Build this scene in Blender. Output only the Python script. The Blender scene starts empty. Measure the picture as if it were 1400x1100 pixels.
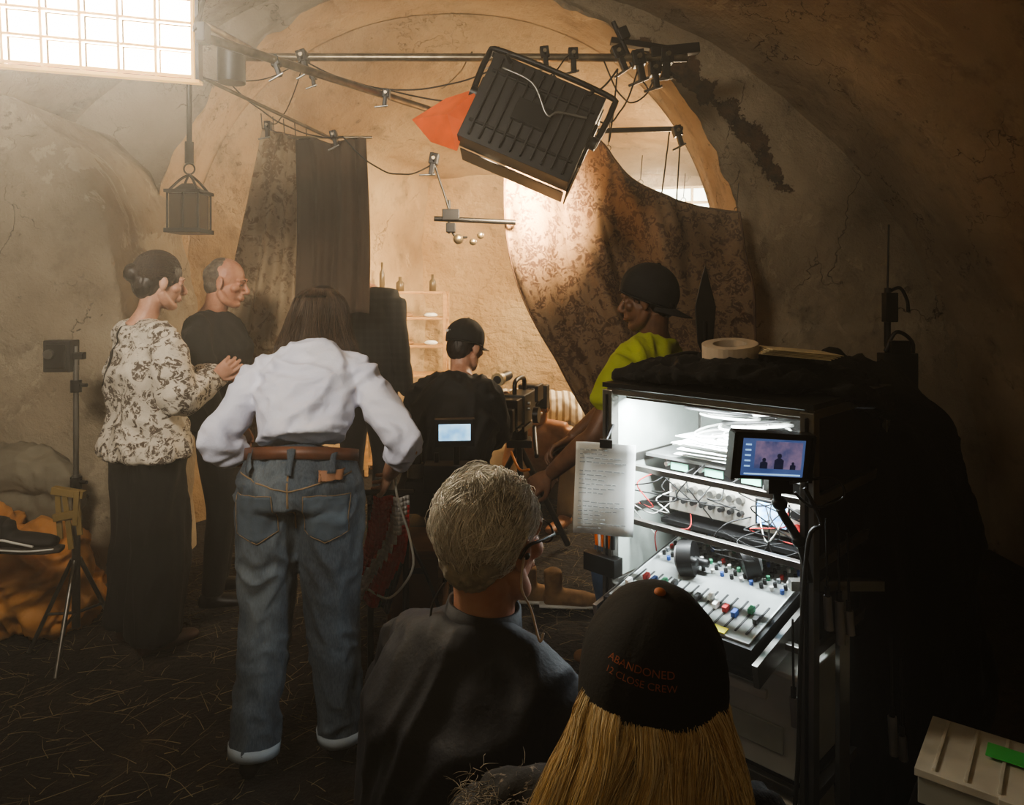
import bpy, bmesh, math, random
from mathutils import Vector, Matrix, noise
from mathutils.bvhtree import BVHTree
random.seed(7)
V = Vector
scene = bpy.context.scene
COL = scene.collection

# ------------------------------------------------------------------ materials
def lin(c):
    o = []
    for x in c[:3]:
        x = x / 255.0
        o.append(x / 12.92 if x <= 0.04045 else ((x + 0.055) / 1.055) ** 2.4)
    return (o[0], o[1], o[2], 1)

class NT:
    def __init__(s, name):
        s.mat = bpy.data.materials.new(name)
        s.mat.use_nodes = True
        s.t = s.mat.node_tree
        s.b = s.t.nodes['Principled BSDF']
        s.tc = s.t.nodes.new('ShaderNodeTexCoord')
    def n(s, typ, **kw):
        nd = s.t.nodes.new(typ)
        for k, v in kw.items():
            setattr(nd, k, v)
        return nd
    def l(s, a, b):
        s.t.links.new(a, b)
    def co(s, scale=(1, 1, 1)):
        m = s.n('ShaderNodeMapping')
        m.inputs['Scale'].default_value = scale
        s.l(s.tc.outputs['Object'], m.inputs['Vector'])
        return m.outputs[0]
    def noise(s, scale, detail=3, co=None, rough=0.55, dist=0):
        nd = s.n('ShaderNodeTexNoise')
        nd.inputs['Scale'].default_value = scale
        nd.inputs['Detail'].default_value = detail
        nd.inputs['Roughness'].default_value = rough
        nd.inputs['Distortion'].default_value = dist
        s.l(co if co else s.tc.outputs['Object'], nd.inputs['Vector'])
        return nd.outputs['Fac']
    def ramp(s, fac, stops, interp='LINEAR'):
        r = s.n('ShaderNodeValToRGB')
        r.color_ramp.interpolation = interp
        e = r.color_ramp.elements
        while len(e) < len(stops):
            e.new(0.5)
        for i, (p, c) in enumerate(stops):
            e[i].position = p
            e[i].color = c
        s.l(fac, r.inputs[0])
        return r.outputs[0]
    def mix(s, fac, a, b, mode='MIX'):
        m = s.n('ShaderNodeMix', data_type='RGBA', blend_type=mode)
        if isinstance(fac, (int, float)):
            m.inputs[0].default_value = fac
        else:
            s.l(fac, m.inputs[0])
        for i, x in ((6, a), (7, b)):
            if isinstance(x, tuple):
                m.inputs[i].default_value = x
            else:
                s.l(x, m.inputs[i])
        return m.outputs[2]
    def math(s, op, a, b=0.5):
        m = s.n('ShaderNodeMath', operation=op)
        for i, x in ((0, a), (1, b)):
            if isinstance(x, (int, float)):
                m.inputs[i].default_value = x
            else:
                s.l(x, m.inputs[i])
        return m.outputs[0]
    def bump(s, h, dist=0.01, strength=0.6):
        b = s.n('ShaderNodeBump')
        b.inputs['Distance'].default_value = dist
        b.inputs['Strength'].default_value = strength
        s.l(h, b.inputs['Height'])
        s.l(b.outputs[0], s.b.inputs['Normal'])

BLK = (0, 0, 0, 1)
WHT = (1, 1, 1, 1)
_mc = {}
def M(name, col, rough=0.7, metal=0, col2=None, vs=8, bump=0.0, bs=60, stretch=(1, 1, 1), emit=0, alpha=1, trans=0, sheen=0):
    if name in _mc:
        return _mc[name]
    t = NT(name)
    c1 = lin(col)
    c2 = lin(col2) if col2 else tuple([x * 0.75 for x in c1[:3]] + [1])
    n = t.noise(vs, 3, t.co(stretch))
    c = t.ramp(n, [(0.35, c2), (0.65, c1)])
    t.l(c, t.b.inputs['Base Color'])
    t.b.inputs['Roughness'].default_value = rough
    t.b.inputs['Metallic'].default_value = metal
    if bump:
        t.bump(t.noise(bs, 2, t.co(stretch)), bump, 0.7)
    if emit:
        t.l(c, t.b.inputs['Emission Color'])
        t.b.inputs['Emission Strength'].default_value = emit
    if alpha < 1:
        t.b.inputs['Alpha'].default_value = alpha
    if trans:
        t.b.inputs['Transmission Weight'].default_value = trans
    if sheen:
        t.b.inputs['Sheen Weight'].default_value = sheen
    _mc[name] = t.mat
    return t.mat

def plaster(name, ca, cb, cc, brick=0.0, crack=1.0, dark_crevice=False):
    t = NT(name)
    n1 = t.noise(0.9, 4, rough=0.6)
    n2 = t.noise(4.5, 7, rough=0.68)
    c = t.ramp(n1, [(0.3, lin(cb)), (0.5, lin(ca)), (0.7, lin(cc))])
    c = t.mix(t.ramp(n2, [(0.54, BLK), (0.70, (0.45, 0.45, 0.45, 1))]), c, lin([x * 0.55 for x in cb]))
    patch = t.ramp(t.noise(2.2, 6, rough=0.7, dist=0.6), [(0.58, BLK), (0.6, (0.4, 0.4, 0.4, 1))])
    c = t.mix(patch, c, lin(cc))
    pit = t.ramp(t.noise(9, 4, rough=0.7), [(0.67, BLK), (0.71, (0.5, 0.5, 0.5, 1))])
    c = t.mix(pit, c, lin([x * 0.5 for x in cb]))
    wob = t.noise(3.0, 4)
    vadd = t.n('ShaderNodeVectorMath', operation='MULTIPLY_ADD')
    cmb = t.n('ShaderNodeCombineXYZ')
    t.l(wob, cmb.inputs[0]); t.l(n2, cmb.inputs[1]); t.l(wob, cmb.inputs[2])
    t.l(cmb.outputs[0], vadd.inputs[0])
    vadd.inputs[1].default_value = (0.9, 0.9, 0.9)
    t.l(t.tc.outputs['Object'], vadd.inputs[2])
    vo = t.n('ShaderNodeTexVoronoi', feature='DISTANCE_TO_EDGE')
    vo.inputs['Scale'].default_value = 1.6
    t.l(vadd.outputs[0], vo.inputs['Vector'])
    crk = t.ramp(vo.outputs['Distance'], [(0.0, (crack * .8, crack * .8, crack * .8, 1)), (0.008, BLK)])
    msk = t.ramp(t.noise(1.6, 2), [(0.48, BLK), (0.56, WHT)])
    crk = t.mix(1.0, crk, msk, 'MULTIPLY')
    c = t.mix(crk, c, lin([x * 0.4 for x in cb]))
    h = t.math('MULTIPLY', n2, 1.3)
    h = t.math('SUBTRACT', h, t.math('MULTIPLY', crk, 0.5))
    h = t.math('SUBTRACT', h, t.math('MULTIPLY', patch, 0.12))
    h = t.math('SUBTRACT', h, t.math('MULTIPLY', pit, 0.25))
    if dark_crevice:
        at = t.n('ShaderNodeAttribute'); at.attribute_name = 'hollow'
        s_ = t.math('ADD', at.outputs['Fac'], t.math('MULTIPLY', t.math('SUBTRACT', t.noise(8, 6, rough=.72), .5), 2.6))
        mk = t.ramp(s_, [(.55, BLK), (.62, WHT)])
        crev_col = t.ramp(t.noise(16, 5), [(.35, lin((26, 18, 12))), (.6, lin((84, 62, 42)))])  # broken plaster crevice, its depth darkened in the colour
        c = t.mix(mk, c, crev_col)
        h = t.math('SUBTRACT', h, t.math('MULTIPLY', mk, 1.0))
    if brick:
        br = t.n('ShaderNodeTexBrick')
        br.inputs['Scale'].default_value = 1.0
        br.inputs['Brick Width'].default_value = 0.19
        br.inputs['Row Height'].default_value = 0.07
        br.inputs['Mortar Size'].default_value = 0.02
        br.inputs['Mortar Smooth'].default_value = 1.0
        br.inputs['Color1'].default_value = WHT; br.inputs['Color2'].default_value = WHT
        mp = t.n('ShaderNodeMapping')
        mp.inputs['Rotation'].default_value = (math.radians(90), 0, 0)
        vm = t.n('ShaderNodeVectorMath', operation='MULTIPLY_ADD')
        vm.inputs[1].default_value = (0.35, 0.35, 0.35)
        t.l(cmb.outputs[0], vm.inputs[0]); t.l(t.tc.outputs['Object'], vm.inputs[2])
        t.l(vm.outputs[0], mp.inputs['Vector'])
        t.l(mp.outputs[0], br.inputs['Vector'])
        h = t.math('SUBTRACT', h, t.math('MULTIPLY', br.outputs['Fac'], brick))
        h = t.math('ADD', h, t.math('MULTIPLY', t.noise(12, 3), .8))
    t.l(c, t.b.inputs['Base Color'])
    t.b.inputs['Roughness'].default_value = 0.93
    t.bump(h, 0.035, 0.8)
    return t.mat

def pattern(name, base, mark, scale=9, lo=0.5, hi=0.53, dist=1.4, base2=None, rough=0.85, bump=0.002):
    t = NT(name)
    n = t.noise(scale, 3, dist=dist)
    n2 = t.noise(scale * 2.3, 2, dist=dist * 1.5)
    f = t.ramp(n, [(lo, BLK), (hi, WHT)])
    f2 = t.ramp(n2, [(lo + 0.03, BLK), (hi + 0.05, WHT)])
    b = t.mix(t.noise(2.0, 3), lin(base), lin(base2 or base))
    c = t.mix(f, b, lin(mark))
    c = t.mix(f2, c, lin(base2 or base))
    t.l(c, t.b.inputs['Base Color'])
    t.b.inputs['Roughness'].default_value = rough
    t.bump(t.noise(180, 2), bump, 0.6)
    return t.mat

def hairmat(name, stops, rough=0.42):
    t = NT(name)
    g = t.n('ShaderNodeNewGeometry')
    c = t.ramp(g.outputs['Random Per Island'], [(p, lin(k)) for p, k in stops])
    t.l(c, t.b.inputs['Base Color'])
    t.b.inputs['Roughness'].default_value = rough
    return t.mat

# ------------------------------------------------------------------ builders
def link(ob, parent=None):
    COL.objects.link(ob)
    if parent:
        ob.parent = parent
        ob.matrix_parent_inverse = Matrix.Translation(-parent.location)
    return ob

def group(name, loc=(0, 0, 0)):
    e = bpy.data.objects.new(name, None)
    e.location = loc
    e.empty_display_size = 0.1
    COL.objects.link(e)
    return e

def sphere_geo(c, r, nu=20, nv=12, R=None):
    vs, fs = [], []
    c = V(c)
    def tr(p):
        p = V(p)
        if R: p = R @ p
        return c + p
    vs.append(tr((0, 0, r[2])))
    for j in range(1, nv):
        th = math.pi * j / nv
        for i in range(nu):
            ph = 2 * math.pi * i / nu
            vs.append(tr((r[0] * math.sin(th) * math.cos(ph), r[1] * math.sin(th) * math.sin(ph), r[2] * math.cos(th))))
    vs.append(tr((0, 0, -r[2])))
    for i in range(nu):
        fs.append((0, 1 + i, 1 + (i + 1) % nu))
    for j in range(nv - 2):
        for i in range(nu):
            a = 1 + j * nu + i; b = 1 + j * nu + (i + 1) % nu
            fs.append((a, a + nu, b + nu, b))
    L = len(vs) - 1; o = 1 + (nv - 2) * nu
    for i in range(nu):
        fs.append((L, o + (i + 1) % nu, o + i))
    return vs, fs

def loft_geo(secs, side=None, n=20, dome=0.35, cap=True, e=2.0):
    vs, fs = [], []
    P = [V(s[0]) for s in secs]
    m = len(P)
    prev = None
    for i, s in enumerate(secs):
        t = (P[min(i + 1, m - 1)] - P[max(i - 1, 0)])
        if t.length < 1e-7: t = V((0, 0, 1))
        t.normalize()
        sd = V(s[3]) if len(s) > 3 and s[3] is not None else (V(side) if side is not None else prev)
        if sd is None:
            sd = V((1, 0, 0)) if abs(t.x) < 0.8 else V((0, 1, 0))
        u = sd - t * sd.dot(t)
        if u.length < 1e-4:
            u = t.orthogonal()
        u.normalize()
        if side is None: prev = u
        w = t.cross(u)
        for k in range(n):
            an = 2 * math.pi * k / n
            ca, sa = math.cos(an), math.sin(an)
            if e != 2.0:
                ca = math.copysign(abs(ca) ** (2 / e), ca); sa = math.copysign(abs(sa) ** (2 / e), sa)
            vs.append(P[i] + u * s[1] * ca + w * s[2] * sa)
    for i in range(m - 1):
        for k in range(n):
            a = i * n + k; b = i * n + (k + 1) % n
            fs.append((a, b, b + n, a + n))
    if cap:
        t0 = (P[0] - P[1]).normalized(); t1 = (P[-1] - P[-2]).normalized()
        vs.append(P[0] + t0 * min(secs[0][1], secs[0][2]) * dome)
        c0 = len(vs) - 1
        vs.append(P[-1] + t1 * min(secs[-1][1], secs[-1][2]) * dome)
        c1 = len(vs) - 1
        for k in range(n):
            fs.append((c0, (k + 1) % n, k))
            fs.append((c1, (m - 1) * n + k, (m - 1) * n + (k + 1) % n))
    return vs, fs

def catmull(pts, k=6):
    pts = [V(p) for p in pts]
    if len(pts) < 3:
        return pts
    out = []
    for i in range(len(pts) - 1):
        p0 = pts[max(i - 1, 0)]; p1 = pts[i]; p2 = pts[i + 1]; p3 = pts[min(i + 2, len(pts) - 1)]
        for j in range(k):
            t = j / k
            out.append(0.5 * ((2 * p1) + (p2 - p0) * t + (2 * p0 - 5 * p1 + 4 * p2 - p3) * t * t + (3 * p1 - p0 - 3 * p2 + p3) * t ** 3))
    out.append(pts[-1])
    return out

class MB:
    def __init__(s, mtx=None):
        s.v = []; s.f = []; s.mi = []; s.mats = []; s.sm = []
        s.M = mtx or Matrix.Identity(4)
    def add(s, vs, fs, mat, smooth=False, local=None):
        o = len(s.v)
        for p in vs:
            p = V(p)
            if local: p = local @ p
            s.v.append(s.M @ p)
        if mat not in s.mats: s.mats.append(mat)
        k = s.mats.index(mat)
        for f in fs:
            s.f.append(tuple(i + o for i in f)); s.mi.append(k); s.sm.append(smooth)
    def box(s, c, sz, mat, rot=None, taper=1.0):
        x, y, z = sz[0] / 2, sz[1] / 2, sz[2] / 2
        R = rot if rot else Matrix.Identity(3)
        vs = []
        for zz in (-z, z):
            k = 1 if zz < 0 else taper
            for a, b in ((-x, -y), (x, -y), (x, y), (-x, y)):
                vs.append(V(c) + R @ V((a * k, b * k, zz)))
        s.add(vs, [(3, 2, 1, 0), (4, 5, 6, 7), (0, 1, 5, 4), (1, 2, 6, 5), (2, 3, 7, 6), (3, 0, 4, 7)], mat)
    def cyl(s, p0, p1, r, mat, r1=None, n=16):
        r1 = r if r1 is None else r1
        vs, fs = loft_geo([(p0, r, r), (p1, r1, r1)], n=n, dome=0)
        s.add(vs, fs[:n], mat, True)
        s.add(vs[:n], [tuple(reversed(range(n)))], mat)
        s.add(vs[n:2 * n], [tuple(range(n))], mat)
    def tube(s, pts, r, mat, n=8, smooth=6):
        pts = catmull(pts, smooth) if smooth else [V(p) for p in pts]
        vs, fs = loft_geo([(p, r, r) for p in pts], n=n, dome=0)
        s.add(vs, fs, mat, True)
    def sph(s, c, r, mat, R=None, nu=16, nv=10):
        if isinstance(r, (int, float)): r = (r, r, r)
        vs, fs = sphere_geo(c, r, nu, nv, R)
        s.add(vs, fs, mat, True)
    def loft(s, secs, mat, side=None, n=20, dome=0, e=2.0):
        vs, fs = loft_geo(secs, side, n, dome, True, e)
        s.add(vs, fs, mat, True)
    def torus(s, c, R, r, mat, axis=(0, 0, 1), n=28, arc=1.0, start=0, squash=1):
        ax = V(axis).normalized(); u = ax.orthogonal().normalized(); w = ax.cross(u)
        pts = [V(c) + (u * math.cos(start + 2 * math.pi * arc * i / n) + w * squash * math.sin(start + 2 * math.pi * arc * i / n)) * R for i in range(n + 1)]
        vs, fs = loft_geo([(p, r, r, ax) for p in pts], n=8, dome=0, cap=arc < 1)
        s.add(vs, fs, mat, True)
    def obj(s, name, parent=None, bevel=0, solid=0):
        me = bpy.data.meshes.new(name)
        me.from_pydata([tuple(p) for p in s.v], [], s.f)
        for m in s.mats: me.materials.append(m)
        me.polygons.foreach_set('material_index', s.mi)
        me.polygons.foreach_set('use_smooth', s.sm)
        me.update()
        ob = bpy.data.objects.new(name, me)
        link(ob, parent)
        if solid:
            m = ob.modifiers.new('solid', 'SOLIDIFY'); m.thickness = solid
        if bevel:
            m = ob.modifiers.new('bev', 'BEVEL'); m.width = bevel; m.segments = 2
            m.limit_method = 'ANGLE'; m.angle_limit = math.radians(50)
        return ob

class Org:
    """organic builder: closed volumes fused into one continuous surface"""
    def __init__(s, mtx=None):
        s.v = []; s.f = []; s.M = mtx
    def add(s, g):
        o = len(s.v)
        s.v += [(s.M @ p if s.M else p) for p in g[0]]
        s.f += [tuple(i + o for i in f) for f in g[1]]
    def ell(s, c, r, R=None):
        if isinstance(r, (int, float)): r = (r, r, r)
        s.add(sphere_geo(c, r, 24, 14, R))
    def tube(s, pts, rad, side=None, k=4):
        if k > 1 and len(pts) > 2:
            q = catmull(pts, k)
            rr = catmull([V((r, 0, 0)) for r in rad], k)
            secs = [(q[i], rr[i].x, rr[i].x) for i in range(len(q))]
        else:
            secs = [(pts[i], rad[i], rad[i]) for i in range(len(pts))]
        s.add(loft_geo(secs, side, 18, 0.5))
    def loft(s, secs, side=None, n=24, dome=0.3, e=2.0):
        s.add(loft_geo(secs, side, n, dome, True, e))
    def bake(s, name, mat, voxel=0.012, smooth=4, parent=None, fold=None):
        me = bpy.data.meshes.new(name)
        me.from_pydata([tuple(p) for p in s.v], [], s.f)
        ob = bpy.data.objects.new(name + '_src', me)
        COL.objects.link(ob)
        m = ob.modifiers.new('r', 'REMESH'); m.mode = 'VOXEL'; m.voxel_size = voxel
        m = ob.modifiers.new('s', 'SMOOTH'); m.factor = 0.5; m.iterations = smooth
        dg = bpy.context.evaluated_depsgraph_get()
        me2 = bpy.data.meshes.new_from_object(ob.evaluated_get(dg))
        bpy.data.objects.remove(ob)
        me2.name = name
        if fold:
            ns = [v.normal.copy() for v in me2.vertices]
            for i, v in enumerate(me2.vertices):
                v.co = v.co + ns[i] * fold(v.co)
        me2.materials.clear()
        me2.materials.append(mat)
        me2.polygons.foreach_set('use_smooth', [True] * len(me2.polygons))
        me2.update()
        o2 = bpy.data.objects.new(name, me2)
        link(o2, parent)
        return o2

def folds(amp, sc=(9, 9, 4), seed=0.0):
    off = V((seed, seed * 1.7, seed * 2.3))
    def f(p):
        q = V((p.x * sc[0], p.y * sc[1], p.z * sc[2])) + off
        w = V((noise.noise(q * 0.6), 0, noise.noise(q * 0.7 + off))) * 1.4
        a = noise.noise(q + w)
        b = noise.noise(q * 2.1 + off + w)
        return amp * (0.55 - abs(a) * 2.4) + amp * 0.5 * (0.4 - abs(b) * 1.8)
    return f

def frame(c, yaw=0, pitch=0, roll=0, s=1.0):
    return (Matrix.Translation(V(c)) @ Matrix.Rotation(-math.radians(yaw), 4, 'Z') @
            Matrix.Rotation(math.radians(pitch), 4, 'X') @ Matrix.Rotation(math.radians(roll), 4, 'Y') @ Matrix.Scale(s, 4))

def polyl(t, pts):
    n = len(pts) - 1
    t = max(0, min(n - 1e-6, t))
    p = catmull(pts, 10)
    k = t * 10
    a = int(k); fr = k - a
    return p[a].lerp(p[min(a + 1, len(p) - 1)], fr)

# ------------------------------------------------------------------ human parts
def make_hand(parent, wrist, d, nrm, right, mat, curl=35, size=1.0, name='hand'):
    d = V(d).normalized(); nrm = V(nrm); nrm = (nrm - d * nrm.dot(d)).normalized()
    s = nrm.cross(d) if right else d.cross(nrm)
    w = V(wrist)
    k = size
    o = Org()
    o.loft([(w - d * .02 * k, .024 * k, .019 * k), (w + d * .01 * k, .026 * k, .018 * k), (w + d * .045 * k, .038 * k, .016 * k), (w + d * .085 * k, .04 * k, .013 * k)], side=s)
    for i, (off, ln, fw) in enumerate(((.030, .070, .086), (.010, .078, .09), (-.010, .072, .088), (-.029, .056, .08))):
        base = w + s * off * k + d * (fw - .02) * k
        p = [base, w + s * off * 1.08 * k + d * fw * k]
        a = math.radians(curl * (0.55 + 0.1 * i)); q = p[-1]
        for seg, fr in enumerate((.45, .3, .25)):
            q = q + (d * math.cos(a) + nrm * math.sin(a) + s * off * 1.2) * ln * fr * k
            p.append(q); a += math.radians(curl)
        o.tube(p, [.009 * k, .0092 * k, .0085 * k, .0078 * k, .0065 * k], k=3)
    b = w + s * .018 * k + d * .02 * k
    o.tube([b, b + (s * .8 + d * .6) * .03 * k + nrm * .006 * k, b + (s * .75 + d * .9) * .052 * k + nrm * .014 * k, b + (s * .5 + d * 1.1) * .07 * k + nrm * .02 * k],
           [.014 * k, .0115 * k, .0098 * k, .0078 * k], k=3)
    return o.bake(name, mat, 0.0034, 3, parent)

def make_head(parent, c, yaw, pitch, roll, neck, skin, s=1.0, brow=None, male=True, detail=True):
    F = frame(c, yaw, pitch, roll, s)
    o = Org(F)
    o.ell((0, -.012, .028), (.074, .094, .088))
    o.ell((0, .018, -.028), (.061, .070, .078))
    o.ell((0, .066, -.096), (.025, .022, .020))
    for sx in (-1, 1):
        o.tube([(sx * .058, -.002, -.045), (sx * .05, .025, -.082), (sx * .012, .066, -.1)], [.02, .02, .018])
        o.ell((sx * .044, .058, -.018), (.023, .022, .02))
        o.tube([(sx * .05, .07, .022), (sx * .03, .083, .027), (sx * .004, .086, .02)], [.008, .010, .008])
        o.ell((sx * .013, .098, -.034), (.0085, .010, .0075))
        o.ell((sx * .031, .074, .006), (.016, .010, .010))
        o.ell((sx * .079, -.006, -.006), (.007, .019, .030), Matrix.Rotation(-sx * .35, 3, 'Z'))
        o.ell((sx * .075, -.004, -.028), (.007, .012, .013))
    o.tube([(0, .084, .018), (0, .096, -.002), (0, .111, -.026), (0, .100, -.037)], [.008, .0085, .0115, .008])
    o.ell((0, .084, -.058), (.028, .014, .018))
    o.ell((0, .092, -.060), (.022, .008, .0055)); o.ell((0, .090, -.070), (.019, .008, .006))
    nk = V(neck)
    hb = F @ V((0, -.022, -.05)); hm = F @ V((0, -.012, -.09))
    sv = o.M; o.M = None
    rn = (.056 if male else .047) * s
    o.tube([nk - (hm - nk).normalized() * .03, nk, nk.lerp(hm, .6), hb], [rn * 1.25, rn * 1.05, rn, rn * 1.0])
    o.M = sv
    o.bake('head', skin, 0.0042, 2, parent)
    b = MB(F)
    if detail:
        ew = M('eye_white', (150, 140, 130), .3); ei = M('eye_iris', (45, 30, 20), .2); bw = brow or M('brow_hair', (60, 42, 30), .8)
        lip = M('lips', (158, 92, 80), .5)
        for sx in (-1, 1):
            b.sph((sx * .031, .0755, .003), (.0105, .0105, .0055), ew)
            b.sph((sx * .031, .0825, .003), (.0045, .0040, .0045), ei)
            b.tube([(sx * .046, .078, .009), (sx * .031, .0865, .0105), (sx * .018, .083, .006)], .0022, skin)
            b.tube([(sx * .05, .077, .022), (sx * .032, .0905, .029), (sx * .012, .0925, .024)], .0026, bw)
        b.tube([(-.02, .0935, -.065), (0, .100, -.064), (.02, .0935, -.065)], .0024, lip)
        b.obj('face_details', parent)
    return F

def figure(name, root, yaw, H, top, bottom, skin, over=None, loose=1.0, fat=1.0, legs=(.056, .040, .036, .03), tuck=0.0, sleeve='long',
           shoes=None, hy=None, hp=0, hr=0, male=True, headscale=None, hands=None, topfold=None, botfold=None, hipw=1.0, voxel=.011,
           brow=None, sleeve_r=1.0, detail=True, hand_curl=40):
    G = group(name, (root[0], root[1], 0))
    a = math.radians(yaw)
    f = V((math.sin(a), math.cos(a), 0)); r = V((math.cos(a), -math.sin(a), 0)); Z = V((0, 0, 1))
    R0 = V((root[0], root[1], 0))
    def L(x, y, z): return R0 + r * x * H + f * y * H + Z * z * H
    J = dict(pelvis=L(0, 0, .53), waist=L(0, 0, .62), chest=L(0, .003, .73), neck=L(0, -.005, .83), head=L(0, .02, .93))
    for s, sx in (('L', -1), ('R', 1)):
        J['hip' + s] = L(sx * .052, 0, .51); J['knee' + s] = L(sx * .06, .012, .285); J['ank' + s] = L(sx * .062, -.01, .05)
        J['sh' + s] = L(sx * .108, -.003, .80); J['el' + s] = L(sx * .135, -.015, .63); J['wr' + s] = L(sx * .13, .045, .48)
    for k, v in (over or {}).items(): J[k] = V(v)
    sp = [J['pelvis'], J['waist'], J['chest'], J['neck']]
    sl = (J['shR'] - J['shL']).normalized(); hl = (J['hipR'] - J['hipL']).normalized()
    def side(t):
        return hl.lerp(sl, max(0, min(1, t / 2.2))).normalized()
    o = Org()
    rings = [(0.0, .100 * hipw, .074), (.4, .092, .068), (.9, .083, .062), (1.4, .088, .066), (1.9, .097, .070), (2.35, .096, .064), (2.7, .072, .052), (2.92, .044, .042)]
    secs = []
    for t, ra, rb in rings:
        if t < tuck - .01: continue
        secs.append((polyl(t, sp), ra * H * fat * (loose if t < 2.3 else 1), rb * H * fat * (loose if t < 2.3 else 1), side(t)))
    if tuck <= 0:
        d0 = (J['pelvis'] - J['waist']).normalized()
        secs.insert(0, (J['pelvis'] + d0 * .03 * H, .101 * H * hipw * fat * loose, .074 * H * fat * loose, side(0)))
    o.loft(secs, dome=.1)
    base = polyl(2.75, sp)
    for s in 'LR':
        sh, el, wr = J['sh' + s], J['el' + s], J['wr' + s]
        inn = base.lerp(sh, .25)
        o.tube([base, inn.lerp(sh, .45), sh], [.036 * H, .038 * H, .037 * H])
        q = sleeve_r
        if sleeve == 'long':
            o.tube([sh, sh.lerp(el, .5), el, el.lerp(wr, .5), el.lerp(wr, .93)], [.037 * H, .034 * H * q, .031 * H * q, .028 * H * q, .022 * H * (1 + (q - 1) * .6)])
        elif sleeve == 'rolled':
            o.tube([sh, sh.lerp(el, .5), el, el.lerp(wr, .35)], [.037 * H, .034 * H * q, .032 * H * q, .031 * H * q])
        elif sleeve == 'short':
            o.tube([sh, sh.lerp(el, .35), sh.lerp(el, .65)], [.038 * H, .037 * H * q, .036 * H * q])
        elif sleeve == 'bare':
            o.tube([sh, sh.lerp(el, .5), el, el.lerp(wr, .4), wr], [.033 * H, .028 * H, .024 * H, .024 * H, .016 * H])
    topo = o.bake('top_garment' if sleeve != 'bare' else 'torso', top, voxel, 3, G, topfold)
    if sleeve in ('rolled', 'short'):
        o = Org()
        for s in 'LR':
            sh, el, wr = J['sh' + s], J['el' + s], J['wr' + s]
            o.tube([sh.lerp(el, .4), el, el.lerp(wr, .35), wr], [.026 * H, .0235 * H, .0235 * H, .0155 * H])
        o.bake('forearms', skin, .008, 3, G)
    o = Org()
    tt = max(tuck, .25) + .12
    secs = [(polyl(tt, sp), .088 * H * fat * hipw, .066 * H * fat, side(tt)), (polyl(tt * .5, sp), .096 * H * fat * hipw, .072 * H * fat, side(.3)), (J['pelvis'], .103 * H * fat * hipw, .078 * H * fat, hl)]
    seat = (J['hipL'] + J['hipR']) / 2 - Z * .015 * H
    secs.append((seat, .098 * H * fat * hipw, .075 * H * fat, hl))
    o.loft(secs, dome=.25)
    for s in 'LR':
        h, k, an = J['hip' + s], J['knee' + s], J['ank' + s]
        o.tube([h, h.lerp(k, .4), k, k.lerp(an, .4), an], [legs[0] * H * 1.04, legs[0] * H, legs[1] * H, legs[2] * H, legs[3] * H])
    leg = o.bake('trousers', bottom, voxel, 3, G, botfold)
    sm = shoes or M('black_shoe', (18, 17, 16), .5)
    o = Org()
    for s in 'LR':
        an = J['ank' + s]; dv = V((f.x, f.y, 0))
        an = V((an.x, an.y, max(an.z, .07)))
        hz = an.z - .07
        o.tube([an + Z * .03, an - Z * .01, an - Z * .03], [.036, .038, .038])
        o.loft([(V((an.x, an.y, hz + .038)) - dv * .055, .03, .034), (V((an.x, an.y, hz + .036)), .037, .036), (V((an.x, an.y, hz + .032)) + dv * .08, .045, .030), (V((an.x, an.y, hz + .026)) + dv * .15, .044, .024), (V((an.x, an.y, hz + .022)) + dv * .185, .03, .018)], side=r, dome=.5)
    o.bake('shoes', sm, .009, 2, G)
    hs = headscale or (H / 1.75) ** .5
    F = make_head(G, J['head'], yaw if hy is None else hy, hp, hr, J['neck'], skin, hs, brow=brow, male=male, detail=detail)
    for s in 'LR':
        el, wr = J['el' + s], J['wr' + s]
        spec = (hands or {}).get(s)
        d = (wr - el).normalized()
        nrm = -sl if s == 'R' else sl
        cu = hand_curl
        if spec:
            d = V(spec[0]); nrm = V(spec[1]); cu = spec[2]
        make_hand(G, wr, d, nrm, s == 'R', skin, cu, .98 * (H / 1.75), 'hand_' + s.lower())
    return G, J, F, topo, leg

def hair_shell(parent, F, mat, scale=1.09, extra=None, name='hair', fold=None, voxel=.006):
    o = Org(F)
    o.ell((0, -.018, .036), (.076 * scale, .092 * scale, .087 * scale))
    o.ell((0, -.055, -.01), (.066 * scale, .055 * scale, .07 * scale))
    for e in (extra or []):
        if e[0] == 'e': o.ell(e[1], e[2])
        else: o.tube(e[1], e[2])
    return o.bake(name, mat, voxel, 3, parent, fold or folds(.003, (60, 60, 20)))

def strand_mesh(name, lines, r, mat, parent):
    vs, fs = [], []
    for ln in lines:
        o = len(vs); m = len(ln)
        for i, p in enumerate(ln):
            t = (ln[min(i + 1, m - 1)] - ln[max(i - 1, 0)])
            if t.length < 1e-8: t = V((0, 0, 1))
            t.normalize(); u = t.orthogonal().normalized(); w = t.cross(u)
            rr = r * (1 - .75 * i / (m - 1))
            for k in range(3):
                an = 2.0944 * k
                vs.append(p + u * rr * math.cos(an) + w * rr * math.sin(an))
        for i in range(m - 1):
            for k in range(3):
                a = o + i * 3 + k; b = o + i * 3 + (k + 1) % 3
                fs.append((a, b, b + 3, a + 3))
    me = bpy.data.meshes.new(name); me.from_pydata([tuple(v) for v in vs], [], fs)
    me.materials.append(mat); me.polygons.foreach_set('use_smooth', [True] * len(fs)); me.update()
    return link(bpy.data.objects.new(name, me), parent)

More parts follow.
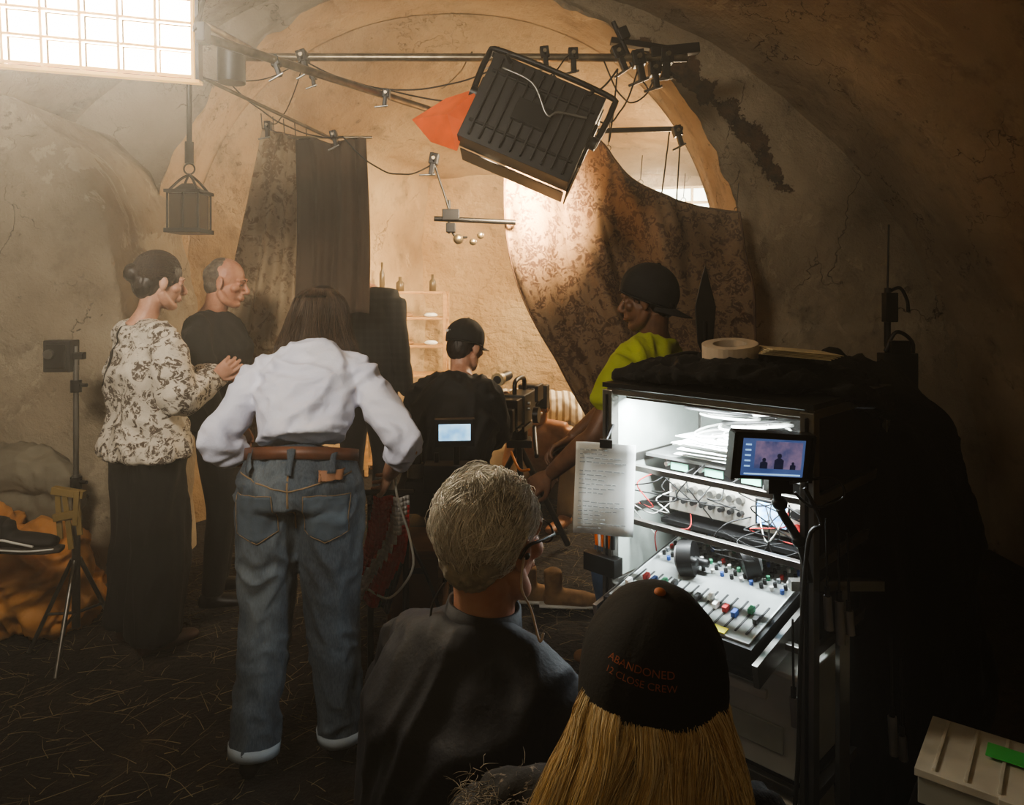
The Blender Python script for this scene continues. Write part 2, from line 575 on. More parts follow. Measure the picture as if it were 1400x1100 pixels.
def scalp_hair(G, F, mat, n, A=(.082, .099, .090), c0=(0, -.02, .028), ln=(.10, .24), lift=(.02, .09), r=.0009, mess=.3, back=(.25, -1.0, -.6), zmin=-.82, clump=1.5):
    lines = []; A = V(A); c0 = V(c0)
    for i in range(n):
        while True:
            d = V((random.gauss(0, 1), random.gauss(0, 1), random.gauss(0, 1))).normalized()
            if d.z > zmin and not (d.y > .55 and d.z < .35) and not (abs(d.x) > .70 and d.y > -.35 and d.z < -.12): break
        flow = V((back[0] + d.x * .25, back[1], back[2] - .3 * random.random()))
        if d.y < -.2: flow = V((.25 - d.x * .5, -.1, -1))
        cl = V((noise.noise(d * 4), noise.noise(d * 4 + V((9, 0, 0))), noise.noise(d * 4 + V((0, 9, 0))))) * clump
        flow += cl + V((random.gauss(0, mess), random.gauss(0, mess), random.gauss(0, mess)))
        pts = []; q = d.copy(); l = random.uniform(*ln)
        lf = random.uniform(*lift) * (.5 + 1.2 * abs(cl.x))
        for k in range(7):
            kk = 1.0 + lf * math.sin(min(1, k / 6) * 2.6)
            sh = 1 - .18 * max(0, -q.z) ** 1.5
            pts.append(F @ (c0 + V((q.x * A.x * kk * sh, q.y * A.y * kk * (1 - .22 * max(0, -q.z)), q.z * A.z * kk * 1.08))))
            tan = flow - q * flow.dot(q)
            if tan.length > 0: tan.normalize()
            q = (q + tan * l).normalized()
            if q.z < zmin - .05: break
        if len(pts) > 2: lines.append(pts)
    return strand_mesh('hair_strands', lines, r, mat, G)

def long_hair(G, ky, n, base, strands, r, nclump=9, depth=(-.008, .010), cd=.014, amp=(.004, .012), waves=9, zend=.1, shrink=.010, full=False):
    """long hair seen from behind: fitted under-volume + wavy locks. ky = (cx,cy,cz,ra,rb)"""
    o = Org()
    o.loft([((k[0], k[1] + .004, k[2]), max(.012, k[3] - shrink), max(.012, k[4] - shrink)) for k in ky], side=(1, 0, 0))
    o.bake('hair', base, .007, 3, G)
    lines = []
    for i in range(n):
        s_ = random.uniform(-1, 1)
        k0 = math.sqrt(max(0, 1 - (s_ * .985) ** 2))
        if full and random.random() < .25: k0 = -k0 * .6
        cl = math.floor(s_ * nclump + random.gauss(0, .3))
        rnd = random.Random(cl * 7 + 100)
        ph0 = rnd.uniform(0, 6.28); am = rnd.uniform(*amp); cdep = rnd.uniform(0, cd)
        dp = random.uniform(*depth) + cdep
        sc_ = cl / nclump; ze = random.uniform(0, zend)
        pts = []
        for k, (cx, cy, cz, ra, rb) in enumerate(ky):
            ss = s_ + (sc_ - s_) * .35 * (k / (len(ky) - 1))
            w = min(1, k * .6)
            pts.append(V((cx + ss * ra, cy - k0 * rb - dp * w, cz - (ze if k == len(ky) - 1 else 0))))
        pts = catmull(pts, 3)
        m = len(pts); jx = random.gauss(0, .5); ja = am * random.uniform(.6, 1.3)
        pts = [p + V((ja * math.sin(ph0 + jx + waves * j / m) * min(1, j / 4), -.7 * ja * math.cos(ph0 + jx + waves * j / m) * min(1, j / 4), 0)) for j, p in enumerate(pts)]
        lines.append(pts)
    strand_mesh('hair_strands', lines, r, strands, G)

def make_cap(parent, c, yaw, pitch, roll, mat, s=1.0, rad=(.096, .112, .105), brim=True, button=None, cut=-.02):
    F = frame(c, yaw, pitch, roll, s)
    b = MB(F)
    vs, fs = [], []
    nu, nv = 72, 18
    th0 = math.acos(max(-1, min(1, cut / rad[2])))
    for j in range(nv + 1):
        th = th0 * j / nv
        for i in range(nu):
            ph = 2 * math.pi * i / nu
            k = 1 - .020 * (abs(math.cos(3 * ph)) ** 40) * min(1, j / 4) + .03 * noise.noise(V((math.cos(ph) * 2.2, math.sin(ph) * 2.2, th * 2.2)))
            vs.append((rad[0] * math.sin(th) * math.cos(ph) * k, rad[1] * math.sin(th) * math.sin(ph) * k, rad[2] * math.cos(th)))
    for j in range(nv):
        for i in range(nu):
            a = j * nu + i; d = j * nu + (i + 1) % nu
            fs.append((a, a + nu, d + nu, d))
    b.add(vs, fs, mat, True)
    kk = math.sqrt(max(0, 1 - (cut / rad[2]) ** 2))
    ring = [(rad[0] * kk * math.cos(2 * math.pi * i / 40), rad[1] * kk * math.sin(2 * math.pi * i / 40), cut) for i in range(41)]
    b.tube(ring, .0028, mat, 6, 0)
    b.sph((0, 0, rad[2]), (.008, .008, .005), button or mat)
    if brim:
        vs, fs = [], []
        n = 20; m = 6
        for j in range(m + 1):
            for i in range(n + 1):
                ph = math.radians(30 + 120 * i / n)
                k = j / m
                ext = .075 * k * math.sin(math.pi * i / n) ** .6
                x = rad[0] * kk * math.cos(ph) * (1 + .05 * k); y = rad[1] * kk * math.sin(ph) + ext
                vs.append((x, y, cut - .01 * k - 2.2 * x * x + .004))
        for j in range(m):
            for i in range(n):
                a = j * (n + 1) + i
                fs.append((a, a + 1, a + n + 2, a + n + 1))
        b.add(vs, fs, mat, True)
    return b.obj('cap', parent, solid=.003), F

def surf_patch(target, name, outline_fn, o, u, v, w, h, ray, mat, parent, off=.003, nu=14, nv=14, stitch=None):
    bm = bmesh.new(); bm.from_mesh(target.data); bvh = BVHTree.FromBMesh(bm); bm.free()
    o = V(o); u = V(u); v = V(v); ray = V(ray).normalized()
    vs, fs, ok = [], [], []
    def hit(a, b):
        a, b = outline_fn(a, b) if outline_fn else (a, b)
        p = o + u * (a - .5) * w + v * (b - .5) * h
        q, n, _, _ = bvh.ray_cast(p - ray * .4, ray)
        if q is None: return p, False
        if n.dot(ray) > 0: n = -n
        return q + n * off, True
    for j in range(nv + 1):
        for i in range(nu + 1):
            p, k = hit(i / nu, j / nv); vs.append(p); ok.append(k)
    for j in range(nv):
        for i in range(nu):
            a = j * (nu + 1) + i
            q = (a, a + 1, a + nu + 2, a + nu + 1)
            if all(ok[x] for x in q): fs.append(q)
    b = MB(); b.add(vs, fs, mat, True)
    if stitch:
        loop = [(i / 10, 0) for i in range(11)] + [(1, i / 10) for i in range(1, 11)] + [(1 - i / 10, 1) for i in range(1, 11)] + [(0, 1 - i / 10) for i in range(1, 11)]
        loop = [hit(*q) for q in loop]
        b.tube([p for p, k in loop if k], .0015, stitch, 5, 0)
    return b.obj(name, parent, solid=.002)

# ------------------------------------------------------------------ materials set
pl_near = plaster('plaster_near', (154, 140, 118), (122, 107, 86), (180, 166, 142))
pl_front = plaster('plaster_front', (154, 140, 118), (122, 107, 86), (180, 166, 142), dark_crevice=True)
pl_in = plaster('plaster_inner', (186, 160, 124), (150, 123, 90), (204, 182, 146), crack=.7)
pl_brick = plaster('plaster_back', (194, 164, 122), (168, 136, 96), (210, 186, 146), .07, .5)
black = M('black_plastic', (14, 14, 15), .45)
blackm = M('black_metal', (24, 24, 25), .4, .6)
alu = M('aluminium', (150, 148, 142), .35, .9)
steel = M('steel_pipe', (150, 136, 112), .35, .85, (104, 94, 78), 12)
darkcloth = M('black_fabric', (11, 11, 12), .95, 0, (7, 7, 8), 6, .003, 90)
whiteplastic = M('white_plastic', (215, 215, 208), .4)
paper = M('paper', (244, 247, 243), .8)
rubber = M('cable_rubber', (12, 12, 12), .6)
wood = M('wood_box', (130, 86, 50), .6, 0, (90, 56, 32), 4, .001, 40, (1, 1, 8))
skin = M('skin', (200, 154, 130), .5, 0, (182, 132, 108), 18, .0006, 160)
skin_tan = M('skin_tan', (180, 130, 96), .5, 0, (160, 108, 76), 18, .0006, 160)

# ------------------------------------------------------------------ ROOM
def lump(p, amp=.035, s=1.1):
    return amp * noise.noise(p * s) + amp * .35 * noise.noise(p * s * 3.1) + amp * .14 * noise.noise(p * s * 9)

def grid_obj(name, fn, nu, nv, mat, flip=False, smooth=True, parent=None):
    vs = []; fs = []
    for j in range(nv + 1):
        for i in range(nu + 1):
            vs.append(fn(i / nu, j / nv))
    for j in range(nv):
        for i in range(nu):
            a = j * (nu + 1) + i
            q = (a, a + 1, a + nu + 2, a + nu + 1)
            fs.append(tuple(reversed(q)) if flip else q)
    b = MB(); b.add(vs, fs, mat, smooth)
    return b.obj(name, parent)

YA = 4.3
dirt = NT('dirt_floor')
dn = dirt.noise(3.5, 5); dn2 = dirt.noise(40, 3)
dc = dirt.ramp(dn, [(0.3, lin((20, 16, 13))), (0.55, lin((38, 31, 25))), (0.75, lin((66, 55, 43)))])
dc = dirt.mix(dirt.ramp(dn2, [(0.45, BLK), (0.7, WHT)]), dc, lin((18, 15, 12)))
dirt.l(dc, dirt.b.inputs['Base Color']); dirt.b.inputs['Roughness'].default_value = .95
dirt.bump(dirt.math('ADD', dn, dn2), .03, .9)
grid_obj('floor', lambda u, v: V((-3.9 + 7.8 * u, -1.4 + 8.8 * v, 0)) + V((0, 0, .012 * noise.noise(V((u * 20, v * 22, 0))) - .012)), 120, 130, dirt.mat)

def vault(a):
    return V((-.4 + 3.2 * math.cos(a), 0, 3.4 * math.sin(a)))
def vfn(a0, a1):
    def fn(u, v):
        a = a0 + (a1 - a0) * u
        p = vault(a); p.y = -1.3 + (YA + 1.35) * v
        c = V((-.4, p.y, 0)); n = (c - p).normalized()
        return p + n * lump(p)
    return fn
grid_obj('wall_right', vfn(-.06, .75), 50, 110, pl_near)
grid_obj('ceiling', vfn(.75, 2.39), 90, 110, pl_near)
grid_obj('wall_left', vfn(2.39, math.pi + .06), 40, 90, pl_near)
grid_obj('wall_rear', lambda u, v: V((-3.8 + 7.6 * u, -1.25, -.05 + 3.7 * v)) + V((0, lump(V((u * 6, 9, v * 3))), 0)), 50, 30, pl_near)

def resamp(raw, N):
    L = [0]
    for i in range(1, len(raw)): L.append(L[-1] + (raw[i] - raw[i - 1]).length)
    out = []; j = 0
    for k in range(N + 1):
        t = L[-1] * k / N
        while j < len(raw) - 2 and L[j + 1] < t: j += 1
        d = L[j + 1] - L[j]
        out.append(raw[j].lerp(raw[j + 1], (t - L[j]) / d if d > 0 else 0))
    return out
def arch_pts(N, grow=0.0):
    cx, cz, rx, rz, e = -.385, 1.5, 1.72 + grow, 1.80 + grow, 2.15
    K = 400; raw = []
    for i in range(30): raw.append(V((cx + rx, 0, cz * (i / 30) - .02)))
    for i in range(K + 1):
        a = math.pi * i / K
        ca, sa = math.cos(a), math.sin(a)
        raw.append(V((cx + rx * math.copysign(abs(ca) ** (2 / e), ca), 0, cz + rz * abs(sa) ** (2 / e))))
    for i in range(1, 31): raw.append(V((cx - rx, 0, cz * (1 - i / 30) - .02)))
    return resamp(raw, N)
NA = 220
ain = arch_pts(NA)
aout = resamp([vault(-.03 + (math.pi + .06) * i / 300) for i in range(301)], NA)
def chip(p):
    return .035 * noise.noise(p * 4.2) + .02 * noise.noise(p * 11)
crev_path = catmull([V((.80, 0, 2.93)), V((1.0, 0, 2.82)), V((1.16, 0, 2.68)), V((1.32, 0, 2.54)), V((1.45, 0, 2.38)), V((1.58, 0, 2.16))], 8)
def crev(p):
    if not (p.x > .5 and 1.8 < p.z < 3.3): return 0.0
    d = min((V((p.x, 0, p.z)) - q).length for q in crev_path)
    return max(0.0, 1 - d / .13)
def frontfn(u, v):
    i = int(round(u * NA))
    a, b = ain[i], aout[i]
    b = V((-.4, 0, 0)) + (b - V((-.4, 0, 0))) * 1.04
    p = a.lerp(b, v)
    if v == 0:
        c = V((-.385, 0, 1.5)); p = p + (p - c).normalized() * chip(V((p.x, 0, p.z)))
    q = V((p.x, YA, p.z))
    return q + V((0, lump(q, .05, 1.4) * (1 if v > 0 else .6) - .05 * max(0, 1 - v * 6) + (.03 * crev(q) if v > 0 else 0), 0))
wf_ob = grid_obj('wall_front', frontfn, NA, 46, pl_front)
at = wf_ob.data.attributes.new('hollow', 'FLOAT', 'POINT')
at.data.foreach_set('value', [crev(v.co) for v in wf_ob.data.vertices])
def revfn(u, v):
    i = int(round(u * NA))
    p = ain[i].copy(); c = V((-.385, 0, 1.5))
    if v == 0:
        return frontfn(u, 0)
    p = p + (p - c).normalized() * (chip(V((p.x, v, p.z))) * (1 - v) + .025 * v)
    p.y = YA + .5 * v
    return p
grid_obj('trim_1', revfn, NA, 8, pl_in, True)
iout = arch_pts(NA, .02)
def boxprof():
    r = []
    x0, x1, zt = 2.35, -.82, 2.62
    for i in range(40): r.append(V((x0, 0, -.02 + 2.2 * i / 40)))
    for i in range(20):
        a = math.pi / 2 * i / 20
        r.append(V((x0 - .4 + .4 * math.cos(a), 0, 2.2 + .42 * math.sin(a))))
    for i in range(40): r.append(V((x0 - .4 - (x0 - .4 - x1 - .12) * i / 40, 0, zt)))
    for i in range(20):
        a = math.pi / 2 + math.pi / 2 * i / 20
        r.append(V((x1 + .12 + .12 * math.cos(a), 0, 2.5 + .12 * math.sin(a))))
    for i in range(41): r.append(V((x1, 0, 2.5 - 2.52 * i / 40)))
    return r
far = resamp(boxprof(), NA)
def innerfn(u, v):
    i = int(round(u * NA))
    p = iout[i].lerp(far[i], v ** .9)
    p.y = YA + .48 + (7.15 - YA - .48) * v
    q = p.copy()
    c = V((.2, p.y, 1.2))
    return q + (c - q).normalized() * lump(q, .045, 1.5) * min(1, v * 5)
grid_obj('ceiling_inner', innerfn, NA, 40, pl_in, True)
grid_obj('wall_back', lambda u, v: V((-1.1 + 3.7 * u, 7.1 + lump(V((u * 5, 3, v * 4)), .05), -.05 + 2.85 * v)), 60, 45, pl_brick)

o = Org()
outl = [(-3.75, -.05), (-1.88, -.05), (-1.87, 1.0), (-1.89, 1.5), (-1.96, 1.88), (-2.12, 2.2), (-2.36, 2.42), (-2.8, 2.58), (-3.75, 2.62)]
n = len(outl)
vs = [V((x, 3.52, z)) for x, z in outl] + [V((x, 4.4, z)) for x, z in outl]
fs = [tuple(range(n)), tuple(reversed(range(n, 2 * n)))] + [(i, i + n, (i + 1) % n + n, (i + 1) % n) for i in range(n)]
o.add((vs, fs))
o.bake('wall_pier', pl_near, .035, 5, None, lambda p: lump(p, .04, 1.6))

straw = hairmat('straw', [(0, (104, 92, 68)), (.5, (156, 140, 106)), (1, (76, 66, 48))], .8)
lines = []
for i in range(3800):
    x = random.uniform(-2.2, 1.6); y = random.uniform(1.3, 5.2)
    if y > 4.2: x = x * .8
    a = random.uniform(0, math.pi); l = random.uniform(.03, .16)
    d = V((math.cos(a), math.sin(a), random.uniform(-.03, .07)))
    p = V((x, y, .006)); b2 = V((random.uniform(-.01, .01), random.uniform(-.01, .01), .002))
    lines.append([p, p + d * l * .5 + b2, p + d * l])
strand_mesh('straw_litter', lines, .0016, straw, None)

# ------------------------------------------------------------------ LED PANEL LIGHT (upper left)
G = group('led_panel_light', (-1.3, 2.2, 2.3))
LF = frame((-1.345, 2.2, 2.30), 180 - 14, -10, -1)   # local +y = emitting direction
b = MB(LF)
glow = M('led_glow', (255, 232, 184), .4, emit=14)
b.box((0, -.03, 0), (.74, .05, .25), black)
for i in range(7):
    for j in range(3):
        b.box((-.31 + i * .1035, .0, -.078 + j * .078), (.09, .008, .066), glow)
b.obj('housing', G, bevel=.003)
gold = M('crate_lit_glow', (176, 132, 66), .6, 0, emit=2.2)  # gold tint and emission stand in for panel light on the bars
b = MB(LF)
for i in range(8): b.box((-.362 + i * .1035, .028, 0), (.008, .030, .25), gold)
for j in range(4): b.box((0, .028, -.118 + j * .0787), (.73, .030, .008), gold)
b.box((0, 0, .131), (.76, .08, .010), blackm); b.box((0, 0, -.131), (.76, .08, .010), gold)
b.box((.375, 0, 0), (.010, .08, .27), blackm); b.box((-.375, 0, 0), (.010, .08, .27), blackm)
b.obj('egg_crate', G)
b = MB()
b.tube([(-.97, 2.24, 2.3), (-.95, 2.3, 2.5), (-.92, 2.38, 2.62)], .01, blackm)
b.box((-.955, 2.26, 2.3), (.03, .05, .06), blackm)
b.obj('yoke', G, bevel=.003)

# ------------------------------------------------------------------ PIPE RIG
G = group('overhead_pipe_rig', (-.3, 3.5, 2.66))
b = MB()
b.cyl((-1.36, 3.62, 2.665), (.86, 3.6, 2.655), .02, steel)
b.cyl((-1.02, 2.35, 2.33), (-.17, 3.95, 2.40), .016, steel)
b.cyl((-1.42, 3.3, 2.48), (-.95, 4.05, 2.33), .009, steel)
b.cyl((-1.30, 2.3, 2.52), (-1.27, 3.65, 2.7), .014, steel)
b.cyl((.45, 3.8, 2.34), (.95, 4.1, 2.42), .014, blackm)
b.cyl((-.42, 3.95, 1.9), (.02, 3.95, 1.88), .014, blackm)
b.obj('pipes', G)
b = MB()
def clamp(c, s=1.0, rot=0):
    R = Matrix.Rotation(rot, 3, 'Y')
    b.box(c, (.04 * s, .05 * s, .05 * s), blackm, R)
    b.torus(V(c), .026 * s, .006 * s, blackm, (1, 0, .2), 16)
    b.box(V(c) + R @ V((0, -.01, -.045 * s)), (.022 * s, .03 * s, .06 * s), blackm, R)
    b.cyl(V(c) + V((0, -.04 * s, 0)), V(c) + V((.0, .05 * s, .01)), .008 * s, steel)
    b.cyl(V(c) + R @ V((.02 * s, -.02, -.07 * s)), V(c) + R @ V((-.05 * s, -.02, -.085 * s)), .005 * s, alu)
for c, s_ in (((-1.03, 3.6, 2.66), 1.2), ((-.86, 2.66, 2.34), .8), ((-.55, 3.2, 2.37), .8), ((-.98, 3.6, 2.57), .8), ((-.08, 3.6, 2.68), 1.0), ((.16, 3.6, 2.68), 1.1), ((.30, 3.6, 2.67), 1.2), ((.52, 3.6, 2.68), 1.3), ((.62, 3.6, 2.65), 1.5), ((.76, 3.6, 2.66), 1.5), ((.70, 3.6, 2.60), 1.3), ((-.42, 3.94, 2.22), 1.2), ((.88, 3.9, 2.36), 1.1), ((-1.3, 3.9, 2.39), .9), ((-.95, 3.9, 2.34), .9)):
    clamp(c, s_, random.uniform(-.5, .5))
b.box((.66, 3.65, 2.73), (.34, .05, .03), blackm, Matrix.Rotation(.15, 3, 'Y'))
b.box((.80, 3.6, 2.69), (.24, .05, .05), blackm, Matrix.Rotation(-.1, 3, 'Y')); b.cyl((.5, 3.62, 2.84), (.6, 3.62, 2.62), .012, blackm); b.cyl((.66, 3.62, 2.66), (.82, 3.62, 2.56), .012, blackm); b.box((.55, 3.62, 2.78), (.05, .05, .06), blackm, Matrix.Rotation(-.4, 3, 'Y'))
b.cyl((-1.15, 3.0, 2.5), (-1.15, 3.0, 2.36), .055, black)
b.obj('clamps', G, bevel=.004)
b = MB()
def cable(p0, p1, sag, r=.004, m=rubber):
    p0 = V(p0); p1 = V(p1)
    pts = [p0.lerp(p1, t / 8) + V((0, 0, -sag * 4 * (t / 8) * (1 - t / 8) + .012 * noise.noise(V((t, sag * 90, p0.x * 9))))) for t in range(9)]
    b.tube(pts, r, m, 6, 3)
cable((-1.02, 3.6, 2.64), (-.1, 3.6, 2.6), .12); cable((-.95, 3.6, 2.6), (.02, 3.3, 2.35), .05)
cable((-1.35, 3.5, 2.5), (-.9, 3.9, 2.33), .08); cable((-.9, 3.9, 2.33), (-.42, 3.95, 2.2), .12)
cable((-.42, 3.94, 2.2), (-.33, 3.94, 1.92), .0, .006); cable((.52, 3.6, 2.6), (.45, 3.4, 2.2), .03)
cable((.62, 3.6, 2.6), (.4, 3.4, 2.3), .1); cable((.9, 3.9, 2.36), (.9, 4.0, 2.0), .0); cable((.84, 3.9, 2.36), (.82, 4.0, 2.05), .0)
cable((-1.3, 3.9, 2.4), (-1.02, 3.6, 2.66), .1, .003); cable((.3, 3.6, 2.7), (.1, 3.2, 2.4), .02)
cable((-1.4, 3.3, 2.47), (-1.0, 3.6, 2.66), .06, .003); cable((.16, 3.6, 2.63), (.52, 3.6, 2.6), .14, .005)
cable((-.5, 5.2, 2.95), (-.2, 3.65, 2.7), .03, .005, steel)
cable((.6, 3.6, 2.65), (.75, 3.6, 2.6), .12, .004); cable((.45, 3.6, 2.65), (.7, 3.6, 2.55), .16, .004)
b.obj('cables', G)

G = group('pendant_lamp_cluster', (-.33, 4.0, 1.9))
b = MB()
b.cyl((-.34, 3.95, 2.0), (-.34, 3.95, 1.82), .008, blackm)
b.box((-.33, 3.95, 1.92), (.09, .05, .06), blackm); b.box((-.33, 3.95, 1.85), (.05, .05, .05), blackm)
b.tube([(-.33, 3.95, 1.84), (-.3, 3.95, 1.80), (-.24, 3.95, 1.80)], .006, blackm)
b.sph((-.29, 3.95, 1.79), .028, steel); b.sph((-.17, 3.95, 1.81), .02, steel); b.sph((-.21, 3.95, 1.775), .02, steel)
b.obj('cluster', G, bevel=.003)

# ------------------------------------------------------------------ big black studio light
G = group('studio_flood_light', (.09, 3.2, 2.23))
FF = frame((.085, 3.2, 2.245), 0, -8, 24)
b = MB(FF)
b.box((0, 0, 0), (.52, .14, .41), black)
for i in range(10): b.box((-.215 + i * .048, -.078, 0), (.008, .02, .37), black)
b.box((0, -.075, .12), (.48, .02, .012), blackm); b.box((0, -.075, -.12), (.48, .02, .012), blackm)
b.box((0, -.085, 0), (.16, .03, .10), blackm)
for sx in (-1, 1):
    b.box((sx * .268, 0, 0), (.015, .04, .2), blackm)
    b.cyl((sx * .26, 0, .02), (sx * .30, 0, .02), .03, black)
b.tube([(-.29, 0, 0), (-.30, 0, .2), (-.24, 0, .25), (.24, 0, .25), (.30, 0, .2), (.29, 0, 0)], .014, blackm, 8, 4)
b.tube([(-.18, -.08, .18), (-.17, -.12, .20), (.17, -.12, .20), (.18, -.08, .18)], .009, black)
b.tube([(-.2, -.09, .14), (-.05, -.11, .12), (.06, -.1, .02), (.1, -.1, .05), (.22, -.09, .08)], .006, alu)
b.box((0, .14, .215), (.50, .16, .006), black); b.box((0, .14, -.215), (.50, .16, .006), black)
b.box((.262, .16, 0), (.006, .20, .42), black)
warm = M('tungsten_glow', (255, 200, 130), .4, emit=1)
b.box((0, .073, 0), (.46, .01, .34), warm)
b.obj('housing', G, bevel=.004)
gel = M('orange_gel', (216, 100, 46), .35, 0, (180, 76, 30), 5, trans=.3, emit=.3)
b = MB()
ln = [(-.45, 3.3, 2.28), (-.30, 3.32, 2.38), (-.13, 3.2, 2.40), (-.20, 3.18, 2.24), (-.24, 3.2, 2.12), (-.36, 3.25, 2.17)]
vs = [V(p) for p in ln] + [V((-.28, 3.16, 2.27))]
b.add(vs, [(i, (i + 1) % 6, 6) for i in range(6)], gel, False)
b.obj('gel_sheet', G, solid=.002)

G = group('hanging_lantern', (-1.52, 3.4, 1.9))
b = MB(Matrix.Translation((-1.5, 3.4, 0)))
b.cyl((0, 0, 2.52), (0, 0, 2.2), .012, blackm); b.cyl((0, 0, 2.2), (0, 0, 2.1), .02, blackm)
b.torus((0, 0, 2.075), .025, .004, blackm, (0, 1, 0))
for k in range(4):
    sx = (-1, 1, 1, -1)[k]; sy = (-1, -1, 1, 1)[k]
    b.cyl((sx * .07, sy * .07, 1.79), (sx * .07, sy * .07, 1.96), .006, blackm, n=6)
    b.tube([(sx * .07, sy * .07, 1.96), (sx * .03, sy * .03, 2.02), (0, 0, 2.05)], .006, blackm)
b.box((0, 0, 1.785), (.165, .165, .02), blackm); b.box((0, 0, 1.965), (.165, .165, .015), blackm)
b.box((0, 0, 1.985), (.12, .12, .04), blackm, None, .4)
lg = M('smoked_glass', (50, 44, 36), .15, 0, alpha=.75)
b.box((0, 0, 1.875), (.13, .13, .16), lg)
b.box((0, -.066, 1.875), (.008, .008, .17), blackm)
b.obj('lantern', G, bevel=.002)

# ------------------------------------------------------------------ CURTAINS
cur_pat = pattern('damask_curtain', (116, 93, 70), (76, 54, 40), 11, .46, .53, 1.6, (128, 104, 80))
cur_pale = pattern('damask_curtain_pale', (164, 141, 110), (132, 106, 78), 10, .5, .58, 1.6, (176, 153, 122))
cur_dark = M('brown_curtain', (84, 66, 50), .9, 0, (66, 50, 37), 3, .002, 160)

def rc(u, v):
    top = catmull([V((-.04, 0, 2.16)), V((.2, 0, 2.45)), V((.42, 0, 2.38)), V((.62, 0, 2.14)), V((.9, 0, 2.01)), V((1.27, 0, 1.95))], 10)
    bot = catmull([V((.47, 0, .72)), V((.62, 0, .70)), V((.8, 0, .72)), V((1.0, 0, .72)), V((1.2, 0, .75)), V((1.34, 0, .78))], 10)
    def g(c, t):
        k = t * (len(c) - 1); i = min(int(k), len(c) - 2); return c[i].lerp(c[i + 1], k - i)
    a, c = g(top, u), g(bot, u)
    p = a.lerp(c, v)
    p.x -= .10 * math.sin(math.pi * v) * (1 - u) ** 1.5 + .05 * math.sin(math.pi * min(1, v * 1.4)) * (1 - u)
    p.x += .02 * math.sin(math.pi * v) * u
    w = .06 * math.sin(u * 19 + 4.0 * math.sin(v * 2.2 + u)) * (.4 + .6 * v) + .08 * math.sin(u * 8 - v * 6) * (1 - .3 * v) + .035 * noise.noise(V((u * 5, v * 4, 2))) + .03 * noise.noise(V((u * 18, v * 5, 4)))
    p.y = 4.02 + w + .05 * math.sin(math.pi * v)
    return p
G = group('damask_curtain', (.7, 4.08, 1.5))
ob = grid_obj('cloth', rc, 150, 90, cur_pat, parent=G); ob.modifiers.new('s', 'SOLIDIFY').thickness = .004
b = MB()
for i in range(7):
    p = rc(i / 6 * .98 + .01, 0)
    b.torus(p + V((0, 0, .012)), .014, .002, steel, (0, 1, 0)); b.cyl(p + V((0, 0, .03)), p + V((.01, .0, .16)), .002, rubber, n=6)
hem = M('curtain_hem', (96, 72, 54), .9)
b.tube([rc(i / 40, 0) + V((0, -.004, 0)) for i in range(41)], .006, hem, 6, 0)
b.tube([rc(0, i / 40) + V((0, -.004, 0)) for i in range(41)], .006, hem, 6, 0)
b.tube([rc(1, i / 40) + V((0, -.004, 0)) for i in range(41)], .007, hem, 6, 0)
b.obj('rings_and_hem', G)

def lc(u, v):
    t = V((-1.40 + .25 * u, 0, 2.42 - .06 * u)); bt = V((-1.74 + .56 * u, 0, .55))
    p = t.lerp(bt, v); p.x -= .05 * math.sin(math.pi * v) * (1 - u) - .05 * (v - v * v) * 2
    p.y = 4.10 + .022 * math.sin(u * 25 + v * 1.5 + 2 * noise.noise(V((u * 3, v * 2, 5)))) * (.5 + v) + .02 * noise.noise(V((u * 9, v * 3, 7)))
    return p
G = group('damask_curtain', (-1.4, 4.08, 1.6))
ob = grid_obj('cloth', lc, 90, 60, cur_pale, parent=G); ob.modifiers.new('s', 'SOLIDIFY').thickness = .004
b = MB(); b.tube([lc(i / 20, 0) for i in range(21)], .006, hem, 6, 0)
for i in range(5):
    p = lc(i / 4, 0); b.cyl(p, p + V((0, -.02, .08)), .003, rubber, n=6)
b.obj('header', G)
def dc_(u, v):
    p = V((-1.18 + .39 * u + .015 * math.sin(v * 3), 0, 2.33 + .015 * math.sin(u * 9) - .95 * v))
    p.x += .02 * v * (u - .5)
    q = u * 17 + 2.2 * noise.noise(V((u * 2.5, v * 1.2, 8)))
    p.y = 3.98 + .017 * math.sin(q) + .006 * math.sin(q * 2.3 + 1) + .012 * noise.noise(V((u * 7, v * 2, 1)))
    return p
G = group('brown_curtain', (-1.0, 3.98, 1.9))
ob = grid_obj('cloth', dc_, 120, 40, cur_dark, parent=G); ob.modifiers.new('s', 'SOLIDIFY').thickness = .004
b = MB(); b.cyl((-1.22, 3.98, 2.345), (-.76, 3.98, 2.345), .008, steel)
b.obj('rod', G)

# ------------------------------------------------------------------ INNER ROOM
woodl = M('shelf_wood', (196, 156, 108), .6, 0, (166, 126, 82), 5, .001, 40, (1, 1, 6))
G = group('wooden_shelf', (-.87, 6.1, .75))
b = MB()
for z in (1.5, 1.29, 1.06, .82, .45, .1): b.box((-.87, 6.1, z), (.66, .26, .022), woodl)
for x in (-1.19, -.55):
    for y in (5.98, 6.22): b.box((x, y, .755), (.03, .03, 1.51), woodl)
b.obj('frame', G, bevel=.003)
glassd = M('bottle_dark', (96, 82, 58), .3); clay = M('clay', (150, 116, 80), .8)
b = MB()
for x, h, r in ((-1.08, .24, .022), (-.93, .12, .034), (-.66, .14, .028)):
    b.loft([((x, 6.08, 1.512), r, r), ((x, 6.08, 1.512 + h * .6), r, r), ((x, 6.08, 1.512 + h * .75), r * .4, r * .4), ((x, 6.08, 1.512 + h), r * .4, r * .4)], glassd, n=14)
for z in (1.303, 1.073):
    for k in range(3):
        x = -1.05 + k * .18 + random.uniform(-.02, .02)
        b.loft([((x, 6.08, z), .05, .05), ((x, 6.08, z + .015), .06, .06), ((x, 6.08, z + .03), .035, .035)], clay if k % 2 else paper, n=14)
